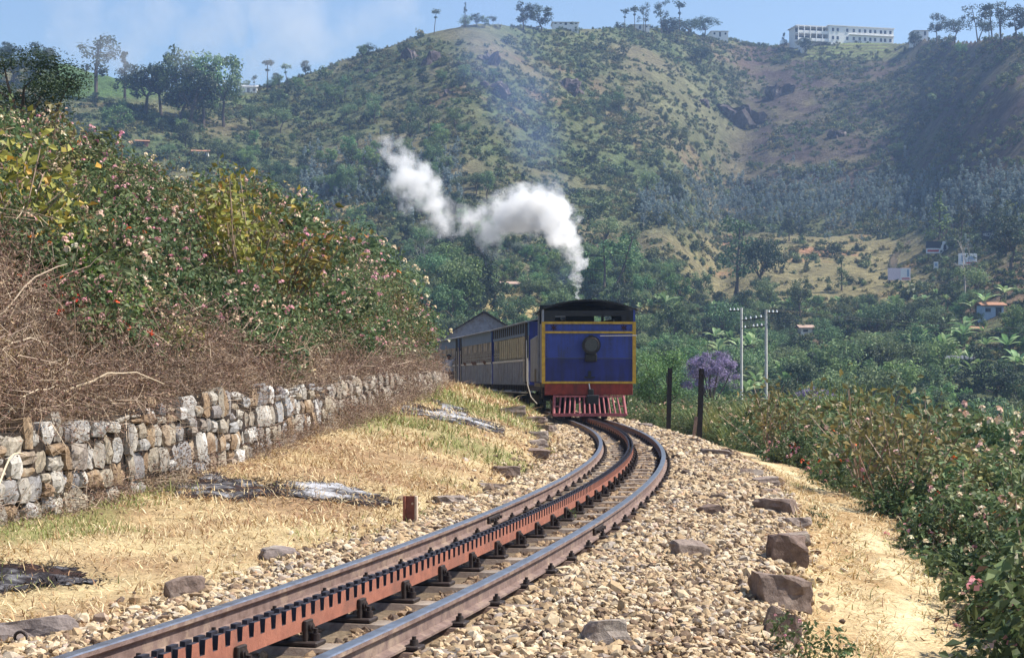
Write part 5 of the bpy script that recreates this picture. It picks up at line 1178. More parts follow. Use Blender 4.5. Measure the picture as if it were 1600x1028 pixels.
drym = B < lim; Z = ground_z(X, Y); U_ = rng.random(len(X)); n2 = fbm(X * .5 + 7, Y * .5, 3)
kind = np.where(U_ < .22 + n2 * .3, 0, np.where(U_ < .46 + n2 * .2, 1, np.where(U_ < .52, 2, np.where(U_ < .82 - n2 * .3, 3 + (n2 > -.2), 5))))
kind = np.where((kind == 3) & (n2 < .12), 5, kind); kind = np.where(rng.random(len(kind)) < .07, 6, kind)
keep = ~drym & (B > np.interp(yy, [36, 48, 60, 75, 100], [.3, 2.0, 3.4, 4.4, 4.8])); sc_ = rng.uniform(.5, 1.2, len(X)) * (1 + .9 * np.clip(fbm(X * .6, Y * .6 + 3, 2), 0, 1)) * np.interp(yy, [8, 30, 45, 60], [.8, 1.0, 1.3, 1.8]) * np.interp(B, [0, 1.5], [.7, 1.0])
_ex = [(632, 43, 1.5), (612, 45, 1.7), (640, 48, 1.5), (594, 44, 1.6), (622, 50, 1.9), (644, 54, 1.5)]; _ep = np.array([gpp(a_, d_) for a_, d_, _ in _ex])
X, Y, Z = np.append(X, _ep[:, 0]), np.append(Y, _ep[:, 1]), np.append(Z, _ep[:, 2] + .15); sc_ = np.append(sc_, [q_[2] for q_ in _ex]); kind = np.append(kind, [1, 0, 1, 5, 0, 1]); keep = np.append(keep, [True] * 6)
scatter('lantana_thicket', 'mass of flowering green lantana covering the left slope', 'thicket', [lp, lc, lo_, lg, lv, ld, b1], np.column_stack([X, Y, Z - .1])[keep], sc_[keep], kind[keep], rng)
sD, bD, xD, yD = map(np.concatenate, zip(slope_pts(8, 30, -.2, .3, 24), slope_pts(8, 22, .1, 4.0, 11), slope_pts(22, 50, -.15, 1.2, 9)))
yyd = np.interp(sD, SS, CL[:, 1]); limd = np.interp(yyd, [8, 13, 15.5, 18, 22, 60], [4.0, 3.6, 2.4, 1.0, .5, .35]) * (1 + fbm(xD * .35, yD * .35, 3) * .9); kd = (bD < limd) & (bD > np.interp(yyd, [34, 48], [-1, 1.0]))
scatter('dry_thicket', 'brown mass of dead stems and withered leaves above the stone wall', 'thicket', [b1, b2], np.column_stack([xD, yD, ground_z(xD, yD) - .06])[kd], rng.uniform(.65, 1.05, kd.sum()) * np.interp(bD[kd], [-.2, 0, .8], [.5, .7, 1]), rng.integers(0, 2, kd.sum()), rng, tilt=.4)
# long pale canes lying over the brush
rngc = np.random.default_rng(9)
for k, (px, py, px2, py2, d, lab) in enumerate(((0, 485, 100, 405, 14.6, 'long pale cane slanting up at the left edge above the brush'), (120, 592, 250, 588, 14.0, 'pale cane lying level across the dead brush'), (-5, 655, 85, 595, 13.0, 'bent pale cane above the near end of the wall'), (0, 538, 88, 534, 13.8, 'short level cane at the left edge in the brush'), (455, 587, 520, 555, 22, 'curved bare stem hanging over the middle of the wall'), (560, 600, 640, 560, 27, 'thin pale stem over the far part of the wall'), (0, 738, 40, 698, 12.0, 'bent dead stem drooping over the nearest wall stones'))):
    a, b = at(px, py, d), at(px2, py2, d + .5); pl = Plant(); pts = [np.array(a.lerp(b, f)) + np.array([0, 0, -.06 + .10 * math.sin(f * math.pi) + rngc.normal(0, .01)]) for f in np.linspace(-.15, 1.05, 8)]
    pl.twig(pts, .011, .004, 0, .85, 5); o = obj('dead_cane', pl.mesh('dead_cane', [M_TWIG])); tag(o, lab, 'stem', 'dead canes over the brush')
# tall broad leaved yellowing shrub in the middle of the thicket and others
def broad_shrub(seed, H=1.8, R=1.0, n=420, L=.115):
    r = np.random.default_rng(seed); pl = Plant()
    for j in range(14):
        e = np.array([r.normal(0, R * .55), r.normal(0, R * .55), r.uniform(.55, 1) * H]); pl.twig([np.zeros(3), e * .5 + r.normal(0, .08, 3), e], .018, .006, 1, .3)
        m_ = n // 14; f = r.uniform(.45, 1.05, m_)[:, None]; P = e * f + r.normal(0, .16, (m_, 3)); pl.leafs(P, r.normal(size=(m_, 3)) * .6 + np.array([.2, -.3, .5]), L * r.lognormal(0, .3, m_), L * .75, 0, r, droop=.3)
    return pl
for k, (px, d, H, lab) in enumerate(((385, 23, 2.1, 'tall shrub with broad yellowing leaves in the middle of the thicket'), (345, 24.5, 1.8, 'yellow green broad leaved shrub left of the tallest one'), (440, 24, 1.7, 'orange tinted broad leaved shrub right of the tallest one'), (20, 17.5, 1.4, 'yellowish broad leaved shrub near the left edge'), (1205, 34, 1.7, 'yellow brown broad leaved shrub beyond the start of the path'), (1345, 24, 1.7, 'orange tinted broad leaved shrub amid the right lantana'), (1425, 21, 1.5, 'brownish broad leaved shrub right of the orange tinted one'))):
    p = gpp(px, d); o = obj('broadleaf_shrub', broad_shrub(60 + k, H).mesh('broadleaf_shrub', [L_BROAD if px < 800 else L_OLIVE, M_TWIG])); o.location = p; tag(o, lab, 'shrub')
# --- lantana on the right slope
rng = np.random.default_rng(41)
rp = proto('lantana_bush', bush(11, flowers=24, nl=950, H=.8), LM + [M_FPINK], gpt(sW(9.6), 4.3, -.05), 0, 'lantana bush with pink flowers at the right bottom edge of the path', 'bush')
rc = proto('lantana_bush', bush(12, flowers=24, nl=900, H=.8), LM + [M_FCRM], gpt(sW(12.5), 4.5, -.05), 0, 'lantana bush with cream flowers beside the dry path', 'bush')
ro = proto('lantana_bush', bush(13, flowers=18, nl=800, H=.8, dry=.12), LM + [M_FORG], gpt(sW(15), 6.4, -.1), 0, 'lantana bush with orange red flowers on the right slope', 'bush')
rv = proto('olive_bush', bush(14, nl=800, L=.065, dry=.2, H=1.0), [L_OLIVE, M_TWIG, L_DRY], gpt(sW(26), 6.2, -.1), 0, 'brownish yellow bush on the right slope behind the lantana', 'bush')
rd = proto('dark_bush', bush(15, nl=1050, L=.06, H=.85), LM, gpt(sW(17), 4.5, -.05), 0, 'dark green bush without flowers at the middle of the path', 'bush')
TG = leaf_mat('leaf_tall_grass', (.19, .22, .07), (.09, .13, .04), (.32, .30, .12))
def tallgrass(seed, H=1.1, n=150):
    r = np.random.default_rng(seed); pl = Plant()
    for j in range(n):
        a = r.uniform(0, 6.28); ln = H * r.uniform(.5, 1.1); p0 = np.array([r.normal(0, .16), r.normal(0, .16), 0]); d = np.array([math.cos(a) * .35, math.sin(a) * .35, 1]); w = .012
        sd = np.array([-math.sin(a), math.cos(a), 0]) * w; q1 = p0 + d * ln * .55; q2 = p0 + d * ln * .9 + np.array([math.cos(a), math.sin(a), -.3]) * ln * .18
        pl.quads(np.array([p0 - sd, p0 + sd, q1 + sd * .8, q1 - sd * .8, q1 - sd * .8, q1 + sd * .8, q2 + sd * .2, q2 - sd * .2]), np.array([(0, 1, 2, 3), (4, 5, 6, 7)]), 0, float(r.beta(2, 2)))
    return pl
tg = proto('tall_grass', tallgrass(16), [TG], gpt(sW(44), 3.6), 0, 'clump of tall green grass at the foot of the black posts', 'grass clump')
def rs_pts(y0, y1, o0, o1, dens):
    s0, s1 = sW(y0), sW(y1); N = int((s1 - s0) * (o1 - o0) * dens); s = rng.uniform(s0, s1, N); o = rng.uniform(o0, o1, N); x, y = tpv(s, o); return s, o, x, y
S, O, X, Y = map(np.concatenate, zip(rs_pts(6, 14, 3.9, 8, 7), rs_pts(14, 30, 3.7, 12, 4.4), rs_pts(30, 62, 3.5, 13, 3.0), rs_pts(62, 95, 4, 16, .8)))
eg = 3.95 + .35 * fbm(S * .5, S * 0 + 2, 3) + np.interp(np.interp(S, SS, CL[:, 1]), [6, 9, 12, 20, 30], [-.2, 0, .0, -.1, -.35]); k = O > eg; S, O, X, Y = S[k], O[k], X[k], Y[k]
yy = np.interp(S, SS, CL[:, 1]); U_ = rng.random(len(X)); n2 = fbm(X * .4, Y * .4, 3)
kind = np.where(U_ < .26, 0, np.where(U_ < .46 + n2 * .2, 1, np.where(U_ < .62 + (n2 > .1) * .1, 2, np.where(U_ < .68 + np.clip(n2, 0, 1) * .35, 3, 4))))
kind = np.where((yy > 38) & (U_ > .25), np.where(U_ < .36, 5, 4), kind); kind = np.where((yy > 36) & (U_ <= .25), np.where(U_ < .08, 3, 1), kind)
kind = np.where((rng.random(len(kind)) < .025) & (O > 4.6), 6, kind)
# crowns keep under the sight line to the valley: bushes grow taller where the slope has dropped away
need = np.interp(O, [3.8, 4.6, 6, 9, 14], [.8, 1.25, 1.6, 2.1, 3.0]) * np.interp(yy, [8, 12, 20, 40, 60], [1.25, 1.15, 1.05, 1.2, 1.1])
scatter('lantana_slope', 'mass of flowering lantana and scrub falling away right of the path', 'thicket', [rp, rc, ro, rv, rd, tg, b1], np.column_stack([X, Y, ground_z(X, Y) - .06]), need * rng.uniform(.7, 1.2, len(X)), kind, rng, zs=np.where(O > 6, 1.15, 1.0))
# sprig with pink flowers at the bottom edge by the block
for k, (px, py, sc2, lab) in enumerate(((1235, 1040, .30, 'small green sprig with pink flowers at the bottom edge by the rocks'), (1300, 1036, .26, 'thin flowering sprig on the path at the bottom edge'), (1275, 822, .22, 'little green weed beside the thin grey slab'), (885, 815, .16, 'small green weed growing against the right rail'))):
    p = hit_near(px, py); o = obj('flowering_sprig', bush(80 + k, nl=260, L=.12, flowers=9 if k < 2 else 0, stems=12, R=.7, H=1.0).mesh('flowering_sprig', LM + [M_FPINK])); o.location = p; o.scale = (sc2,) * 3; tag(o, lab, 'plant')

# ------------------------------------------------------------------ trees
L_TREE = leaf_mat('leaf_tree', (.165, .24, .105), (.066, .11, .053), (.27, .35, .145), hue=.04, rand=.45)
L_TREEL = leaf_mat('leaf_tree_light', (.18, .29, .10), (.08, .14, .055), (.28, .40, .14), hue=.03)
L_DARKT = leaf_mat('leaf_tree_dark', (.062, .092, .05), (.026, .042, .025), (.105, .14, .065), hue=.03)
L_EUC = leaf_mat('leaf_eucalyptus_blue', (.25, .32, .31), (.12, .16, .16), (.42, .48, .46), hue=.02)
L_JAC = leaf_mat('blossom_jacaranda', (.36, .28, .48), (.14, .15, .14), (.50, .41, .62), hue=.01)
L_BAN = leaf_mat('leaf_banana', (.24, .36, .14), (.12, .21, .08), (.46, .56, .30), hue=.02, trans=.35)
L_SCR = leaf_mat('leaf_scrub', (.14, .185, .075), (.06, .085, .04), (.24, .28, .11), hue=.035, rand=.45)
FINE = 1.0
def crown(pl, clumps, nper, L, r, m=0, squash=.8):
    nper = int(nper * FINE ** 1.7); L = L / FINE
    for c, cr in clumps:
        d = unit(r.normal(size=(nper, 3))); P = np.asarray(c) + d * cr * r.uniform(.35, 1.08, (nper, 1)) * np.array([1, 1, squash]); tone = np.clip(.5 + .2 * r.normal(size=nper) + r.normal(0, .13), 0, 1)
        pl.leafs(P, d + np.array([0, 0, .5]), L * r.lognormal(0, .3, nper), L * .7, m, r, tone)
def tree(seed, kind, H, fine=1.0):
    """returns trunk plant and crown plant, heights in metres"""
    r = np.random.default_rng(seed); T, K = Plant(), Plant()
    if kind in ('round', 'spread', 'light'):
        th = H * (.32 if kind != 'spread' else .42); T.twig([(0, 0, -.6), (r.normal(0, .05) * H * .3, 0, th * .5), (r.normal(0, .03) * H, r.normal(0, .03) * H, th)], H * .028, H * .018, 0, .5, 6); top = T.V[0][-1]
        R = H * (.36 if kind != 'spread' else .5); cz = H * (.62 if kind != 'spread' else .72); vz = H * (.36 if kind != 'spread' else .24); cl = []
        for j in range(26):
            d = unit(r.normal(size=3)); e = np.array([0, 0, cz]) + d * np.array([R, R, vz]) * r.uniform(.45, .95); cl.append((e, R * r.uniform(.24, .42)))
            if j < 9: T.twig([top, top * .4 + e * .6 + r.normal(0, .04, 3) * H, e], H * .012, H * .003, 0, .5, 4)
        crown(K, cl, 60, H * .045, r)
    elif kind == 'umbrella':                               # flat blossoming crown on a forked stem
        th = H * .6; T.twig([(0, 0, -.6), (.02 * H, 0, th * .5), (0, 0, th)], H * .014, H * .009, 0, .5, 6); cl = []
        for j in range(90):
            a = r.uniform(0, 6.28); q_ = r.uniform(0, 1) ** .5; e = np.array([math.cos(a) * q_ * H * .15, math.sin(a) * q_ * H * .15, H * (.945 - .08 * q_ ** 2 - .15 * r.random())]); cl.append((e, H * r.uniform(.02, .04)))
            if j < 14: T.twig([(0, 0, th), np.array([0, 0, th]) * .4 + e * .6 + r.normal(0, .008, 3) * H, e], H * .006, H * .002, 0, .5, 4)
        crown(K, cl, 34, H * .018, r)
    elif kind == 'euc':                                    # tall bare trunks, separate tufts
        for q_ in range(2):
            b = np.array([r.normal(0, .05) * H, r.normal(0, .04) * H, -.6]); tpp = b + np.array([r.normal(0, .10) * H, r.normal(0, .08) * H, H * r.uniform(.86, 1)]); T.twig([b, b * .5 + tpp * .5 + r.normal(0, .02, 3) * H, tpp], H * .016, H * .005, 0, .5, 5); cl = []
            for j in range(9):
                f = r.uniform(.42, 1.0); c = b + (tpp - b) * f; e = c + np.array([r.normal(0, .11), r.normal(0, .11), .03]) * H * (1.15 - f * .5); T.twig([c, c * .4 + e * .6 + np.array([0, 0, .015 * H]), e], H * .006, H * .002, 0, .5, 3); cl.append((e, H * r.uniform(.055, .11)))
            crown(K, cl, 42, H * .034, r, squash=.9)
    elif kind == 'cone':
        T.twig([(0, 0, -.6), (0, 0, H * .5), (0, 0, H * .97)], H * .02, H * .004, 0, .5, 5); cl = []
        for j in range(30): f = r.uniform(.12, 1); a = r.uniform(0, 6.28); w = (1 - f) * H * .17 + H * .012; cl.append(((math.cos(a) * w * .8, math.sin(a) * w * .8, H * f), w * .5 + H * .02))
        crown(K, cl, 22, H * .04, r, squash=1.2)
    elif kind == 'young':                                  # slim young eucalyptus
        T.twig([(0, 0, -.4), (r.normal(0, .02) * H, 0, H * .5), (r.normal(0, .03) * H, r.normal(0, .03) * H, H)], H * .012, H * .004, 0, .6, 4); cl = []
        for j in range(13): f = r.uniform(.22, 1.0); a = r.uniform(0, 6.28); w = H * (.17 * (1.1 - f) + .03); cl.append(((math.cos(a) * w, math.sin(a) * w, H * f), H * .08))
        crown(K, cl, 16, H * .07, r)
    elif kind == 'tuft':                                   # thin pole with a mop top
        tpp = np.array([r.normal(0, .05) * H, 0, H * .88]); T.twig([(0, 0, -.6), tpp * .5, tpp], H * .014, H * .008, 0, .5, 5); crown(K, [(tpp + r.normal(0, .04, 3) * H, H * r.uniform(.07, .13)) for _ in range(6)] + [(tpp * .75, H * .05)], 34, H * .045, r)
    elif kind == 'bare':
        def br(p, d, ln, rad, dep):
            q_ = p + d * ln; T.twig([p, (p + q_) / 2 + r.normal(0, .03, 3) * ln, q_], rad, rad * .6, 0, .5, 4)
            if dep:
                for _ in range(4): br(p + d * ln * r.uniform(.55, 1), unit(d + r.normal(0, .55, 3) + np.array([0, 0, .15])), ln * r.uniform(.45, .7), rad * .5, dep - 1)
        br(np.array([0, 0, -.5]), np.array([r.normal(0, .06), 0, 1.]), H * .48, H * .016, 3); cl = [((r.normal(0, .14) * H, r.normal(0, .14) * H, H * r.uniform(.55, 1)), H * .07) for _ in range(16)]; crown(K, cl, 12, H * .03, r)
    elif kind == 'column':                                 # creeper-clad leaning trunk
        pts = [np.array([0, 0, -.6]), np.array([.02, 0, .3]) * H, np.array([.10, 0, .55]) * H, np.array([.20, 0, .8]) * H, np.array([.30, .0, .95]) * H]; T.twig(pts, H * .02, H * .01, 0, .5, 6); cl = []
        for j in range(44): f = r.uniform(0, 1); c = np.array([np.interp(f, [0, .3, .55, .8, 1], [0, .02, .1, .2, .3]), 0, f]) * H; cl.append((c + r.normal(0, .05, 3) * H, H * r.uniform(.06, .13)))
        cl += [((.28 * H + r.normal(0, .12) * H, r.normal(0, .08) * H, H * r.uniform(.8, 1.05)), H * .09) for _ in range(8)]; crown(K, cl, 34, H * .035, r)
    return T, K
TLIB = {}
def tmesh(kind, seed, lm, bark, fine=1.0):
    key = (kind, seed, lm.name)
    if key not in TLIB:
        global FINE; FINE = fine; T, K = tree(seed, kind, 10.0); FINE = 1.0; TLIB[key] = (T.mesh('trunk', [bark]), K.mesh('crown', [lm]))
    return TLIB[key]
def put_tree(px, ytop, ybase, d, kind, lm, label, seed=0, wide=1.0, bark=None, group=None, name='tree', rz=None, fine=1.0):
    """picture column, rows of top and foot, distance"""
    p = at(px, ybase, d); g = gz(p.x, p.y); top = at(px, ytop, d).z; h = (top - g) if ybase is None or top - g > 0.5 else 2.0
    h = max(top - min(g, p.z), 1.0); tm, km = tmesh(kind, seed, lm, bark or M_BARK, fine); r = empty(name, (p.x, p.y, min(g, p.z)), rz if rz is not None else random.uniform(0, 6.28)); r.scale = (h / 10 * wide, h / 10 * wide, h / 10)
    obj('trunk', tm, r); obj('crown', km, r); tag(r, label, 'tree', group); return r
def dr_at(px): return float(ridge(np.array([float(px)]))[1][0])
RG = 'trees on the skyline'
for a in (
    (155, 42, 120, -40, 'euc', L_DARKT, 'tall twin stemmed tree on the left skyline', 1, 1.25, None, RG),
    (62, 64, 100, -30, 'round', L_DARKT, 'round dark tree at the top left skyline', 2, 1.2, None, RG), (20, 70, 105, -30, 'spread', L_DARKT, 'spreading dark tree at the far left skyline', 3, 1.2, None, RG),
    (195, 82, 128, -30, 'cone', L_DARKT, 'dark pointed tree left of the skyline hedge', 4, 1.6, None, RG), (228, 95, 138, -35, 'round', L_DARKT, 'low round tree in the skyline row left of the big grove', 5, 1.3, None, RG),
    (282, 72, 158, -45, 'round', L_TREE, 'leftmost tall tree of the smoky grove on the left skyline', 6, .8, None, RG), (318, 66, 160, -48, 'light', L_TREE, 'tallest tree in the smoky grove on the left skyline', 7, .75, None, RG), (350, 78, 162, -45, 'round', L_TREE, 'right hand tree of the smoky grove on the left skyline', 8, .8, None, RG), (300, 95, 160, -50, 'round', L_DARKT, 'dense rounded tree in front of the smoky grove', 9, 1.2, None, RG),
    (252, 100, 142, -35, 'spread', L_DARKT, 'small spreading tree at the left foot of the smoky grove', 10, 1.2, None, RG),
    (418, 92, 140, -8, 'tuft', L_DARKT, 'thin mop headed tree right of the white skyline house', 11, 1.4, None, RG), (397, 118, 146, -8, 'tuft', L_DARKT, 'short thin tree in front of the white skyline house', 12, 1.3, None, RG), (450, 100, 134, -8, 'tuft', L_TREE, 'slight tree in the dip of the left skyline', 13, 1.4, None, RG),
    (575, 68, 96, -6, 'round', L_DARKT, 'bushy dark tree on the left shoulder of the hill', 14, 1.5, None, RG), (678, 14, 50, -4, 'tuft', L_EUC, 'hazy slender tree left of the cypress', 15, 1.3, None, RG),
    (727, 4, 38, -4, 'cone', L_DARKT, 'narrow dark cypress on the hill crest', 16, .75, None, RG), (744, 20, 38, -4, 'round', L_DARKT, 'small dark round tree beside the cypress', 17, 1.2, None, RG), (770, 24, 36, -4, 'spread', L_DARKT, 'low bush on the hill crest right of the cypress', 18, .8, None, RG),
    (818, 2, 46, -6, 'round', L_DARKT, 'left of the two big round trees on the hill crest', 19, 1.15, None, RG), (846, 6, 46, -8, 'round', L_DARKT, 'right of the two big round trees on the hill crest', 20, 1.1, None, RG),
    (976, 14, 52, -10, 'tuft', L_DARKT, 'leftmost slender tree of the ridge cluster', 21, 1.2, None, RG), (992, 8, 52, -8, 'tuft', L_DARKT, 'second slender tree of the ridge cluster', 22, 1.2, None, RG), (1006, 2, 52, -8, 'euc', L_DARKT, 'tall mop topped tree in the ridge cluster', 23, .9, None, RG), (1032, -4, 56, -10, 'euc', L_DARKT, 'tallest tree of the ridge cluster reaching the picture top', 24, 1.0, None, RG), (1046, 24, 66, -14, 'round', L_DARKT, 'dense dark tree under the ridge cluster', 25, 1.2, None, RG), (1062, 4, 58, -8, 'tuft', L_DARKT, 'slender tree on the right of the ridge cluster', 26, 1.2, None, RG), (1075, 28, 62, -8, 'spread', L_DARKT, 'low spreading tree at the right end of the ridge cluster', 27, 1.3, None, RG),
    (1102, 26, 64, -8, 'spread', L_DARKT, 'flat topped tree left of the pale ridge house', 28, 1.2, None, RG), (1095, 70, 100, -60, 'round', L_DARKT, 'dark tree just below the ridge beside the gully head', 29, 1.4, None, RG), (1225, 52, 70, -12, 'cone', L_DARKT, 'small dark tree at the left end of the long building', 30, 1.8, None, RG), (1258, 58, 84, -30, 'round', L_DARKT, 'dark tree in front of the verandah wing', 31, 1.3, None, RG),
    (1428, 48, 74, -20, 'round', L_DARKT, 'dark tree at the right end of the long ridge building', 32, 1.3, None, RG),
    (1464, 20, 62, -6, 'round', L_DARKT, 'round headed tree on the right ridge', 33, .9, None, RG), (1492, 28, 62, -6, 'spread', L_DARKT, 'small flat crowned tree on the right ridge', 34, 1.0, None, RG), (1526, -4, 60, -6, 'euc', L_DARKT, 'tall tree with uneven crown on the right ridge', 35, 1.1, None, RG), (1551, 4, 60, -6, 'tuft', L_DARKT, 'leaning slender tree on the right ridge', 36, 1.6, None, RG), (1545, 32, 60, -4, 'spread', L_DARKT, 'low spreading tree under the right ridge pair', 37, 1.1, None, RG), (1568, -6, 60, -8, 'euc', L_DARKT, 'broad tall tree at the right end of the ridge', 38, 1.2, None, RG), (1588, 8, 60, -8, 'round', L_DARKT, 'dark rounded tree at the top right corner', 39, 1.1, None, RG),
):
    put_tree(a[0], a[1], a[2], dr_at(a[0]) + a[3], a[4], a[5], a[6], a[7], a[8], a[9], a[10])
VG = 'trees in the valley'
for (px, yt, yb, kind, lm, lab, seed, wd, bark) in (
    (180, 160, 214, 'round', L_TREEL, 'bright green round tree above the left thicket', 41, 1.3, None),
    (724, 388, 505, 'light', L_TREEL, 'large pale green tree behind the coaches', 42, .85, None), (775, 372, 490, 'column', L_DARKT, 'dark creeper covered leaning tree above the coaches', 43, .9, None), (795, 470, 505, 'round', L_TREEL, 'small rounded green tree above the shed roof', 44, 1.0, None),
    (662, 358, 440, 'bare', L_TREE, 'greyish half bare tree above the thicket edge', 45, 1.0, M_BARKP), (632, 330, 378, 'round', L_DARKT, 'dark tree under the drifting steam', 46, 1.2, None),
    (942, 362, 470, 'euc', L_TREE, 'tall feathery dark tree right of the chimney steam', 47, 1.6, None), (975, 372, 455, 'spread', L_TREE, 'broad tree beside the feathery dark tree', 48, .8, None),
    (1152, 325, 478, 'euc', L_TREE, 'tallest tree of the pair in the middle slope', 49, 1.1, None), (1190, 368, 476, 'spread', L_DARKT, 'leaning flat crowned tree beside the tallest slope tree', 50, .7, None),
    (1233, 338, 372, 'round', L_DARKT, 'left of two dark round trees by the bluish plantation', 51, 1.0, None), (1250, 342, 372, 'round', L_DARKT, 'right of two dark round trees by the bluish plantation', 52, .9, None),
    (1315, 402, 448, 'cone', L_TREE, 'lone small pointed tree in the dry clearing', 53, 1.6, None), (1508, 352, 462, 'bare', L_TREE, 'slim bare tree with a pale trunk before the billboards', 54, .9, M_BARKP),
    (1468, 300, 372, 'cone', L_TREEL, 'tall yellow green pointed tree above the billboards', 55, 1.7, None), (1500, 312, 372, 'euc', L_DARKT, 'dark slender tree behind the tower billboard', 56, 1.0, None), (1551, 318, 380, 'euc', L_DARKT, 'dark slender tree above the lettered billboard', 57, 1.0, None),
    (1580, 330, 420, 'round', L_DARKT, 'dense dark tree at the right edge beside the boards', 58, 1.1, None),
    (1375, 560, 640, 'round', L_TREE, 'broad green tree in the lower middle valley', 60, 1.2, None), (1240, 545, 625, 'light', L_TREE, 'rounded tree right of the power poles', 61, 1.1, None), (1130, 470, 540, 'spread', L_TREE, 'tree just left of the power pole tops', 62, .9, None), (1320, 480, 545, 'round', L_DARKT, 'dark green tree below the dry clearing', 63, 1.2, None), (1440, 500, 575, 'round', L_TREE, 'full crowned tree left of the white hut', 64, 1.1, None), (1560, 560, 650, 'spread', L_DARKT, 'wide dark tree at the lower right edge', 65, 1.1, None), (1480, 590, 665, 'light', L_TREEL, 'light green tree below the white hut', 66, 1.3, None), (1052, 470, 545, 'round', L_TREE, 'tree just right of the engine cab roof', 67, 1.0, None), (1290, 590, 660, 'spread', L_TREE, 'tree beside the lower purple blossom', 68, .9, None),
):
    p = on_ground(px, yb + 6); d = min(max(p.y if p is not None else 200, 95), 440); put_tree(px, yt, yb, d, kind, lm, lab, seed, wd, bark, VG)
put_tree(1030, 540, 600, 62, 'round', L_TREEL, 'leafy light green tree right of the engine', 59, 1.15, None, VG, fine=2.0)
put_tree(1450, 628, 690, 40, 'light', L_TREEL, 'sunlit green shrub tree behind the right lantana', 69, 1.6, None, VG, fine=3.0)
put_tree(1112, 532, 640, 104, 'umbrella', L_JAC, 'purple blossoming jacaranda behind the black posts', 70, 1.0, None, VG, fine=2.0)
put_tree(1272, 596, 690, 58, 'umbrella', L_JAC, 'low purple flowering tree beyond the lantana slope', 71, 1.2, None, VG, fine=1.6)
put_tree(22, 66, 230, 27, 'round', L_DARKT, 'dark bushy small tree rising over the thicket at top left', 72, 1.5, None, None, fine=3.0)
# banana plants
def banana(seed, H=3.2):
    r = np.random.default_rng(seed); T, K = Plant(), Plant(); T.twig([(0, 0, -.3), (0, 0, H * .3), (.05, 0, H * .55)], .13, .09, 0, .5, 6)
    for j in range(9):
        a = r.uniform(0, 6.28); el = r.uniform(.5, 1.35); ln = H * r.uniform(.45, .7); dr = np.array([math.cos(a) * math.cos(el), math.sin(a) * math.cos(el), math.sin(el)]); sd = np.array([-math.sin(a), math.cos(a), 0]); p = np.array([.05, 0, H * .52]); prev = None; tn = r.uniform(.2, 1)
        for k in range(6):
            f = k / 5; c = p + dr * ln * f + np.array([0, 0, -1]) * ln * .38 * f * f; w = ln * .13 * math.sin(math.pi * min(.97, f * .9 + .08)); cur = (c - sd * w + np.array([0, 0, .25 * w]), c, c + sd * w + np.array([0, 0, .25 * w]))
            if prev is not None: K.quads(np.array([prev[0], prev[1], cur[1], cur[0], prev[1], prev[2], cur[2], cur[1]]), np.array([(0, 1, 2, 3), (4, 5, 6, 7)]), 0, tn)
            prev = cur
    return T, K
BAN = [(lambda q: (q[0].mesh('stem', [L_BAN]), q[1].mesh('leaf_crown', [L_BAN])))(banana(90 + k)) for k in range(3)]
rnb = random.Random(4)
for px, py, h, lab in ((985, 482, 28, 'banana plant above the right end of the engine roof'), (1000, 492, 22, 'banana plant low beside the engine roof'), (1310, 480, 22, 'tall banana plant at the lower edge of the clearing'), (1218, 492, 20, 'banana plant right of the power pole tops'), (1262, 478, 18, 'banana plant left of the clearing edge tall one'), (1345, 500, 20, 'banana plant below the right of the clearing'), (1430, 480, 22, 'banana plant under the pale pink billboard'), (1445, 476, 20, 'banana plant right under the billboards'), (1478, 480, 24, 'sunlit banana plant left of the pale blue house'), (1425, 512, 22, 'banana plant in the middle of the right valley'), (1270, 620, 22, 'banana plant above the lower purple tree'), (1395, 525, 18, 'banana plant amid dark bushes left of the brick hut'), (1340, 520, 18, 'banana plant right of the tin roofed hut'), (1490, 556, 22, 'banana plant above the low white hut'), (1535, 560, 22, 'banana plant right of the low white hut'), (1555, 600, 26, 'pale banana plant at the lower right edge'), (1115, 485, 18, 'banana plant left of the power poles'), (1090, 500, 18, 'banana plant midway between engine and poles'), (1128, 545, 20, 'banana plant above the jacaranda'), (1320, 505, 16, 'small banana plant beside the tin roofed hut')):
    p = on_ground(px, py + 4) or at(px, py, 160); d = min(p.y, 330); CLEAR.append((px, 8, d, 22)); g = at(px, py, d); k = rnb.randrange(3); r = empty('banana_plant', (g.x, g.y, gz(g.x, g.y)), rnb.uniform(0, 6.28)); hh = at(px, py - h, d).z - r.location.z; hh = min(max(hh, h * d / FPX), 7.5); r.scale = (hh / 3.2 * 1.15,) * 2 + (hh / 3.2,)
    obj('stem', BAN[k][0], r); obj('leaf_crown', BAN[k][1], r); tag(r, lab, 'banana plant', 'banana plants in the valley')

BANP = [o for o in COL.objects if o.name.startswith('leaf_crown')][:3]
rng = np.random.default_rng(61); N = 260; A = rng.uniform(1000, 1700, N); D = rng.uniform(165, 300, N); X = (A - 800) / FPX * D; Zg = ground_z(X, D); Yp = HZY - (Zg - EYE) * FPX / D; k = (fbm(X / 12., D / 12., 2) > .05) & (Yp > 470); X, D, Zg = X[k], D[k], Zg[k]; CLEAR_B = list(zip(px_of(X, D), D))
for a_, d_ in CLEAR_B: CLEAR.append((a_, 6, d_, 10))
scatter('banana_grove', 'pale banana leaves scattered through the valley greenery', 'banana grove', BANP, np.column_stack([X, D, Zg]), rng.uniform(.9, 1.7, len(X)), rng.integers(0, len(BANP), len(X)), rng, tilt=.05)

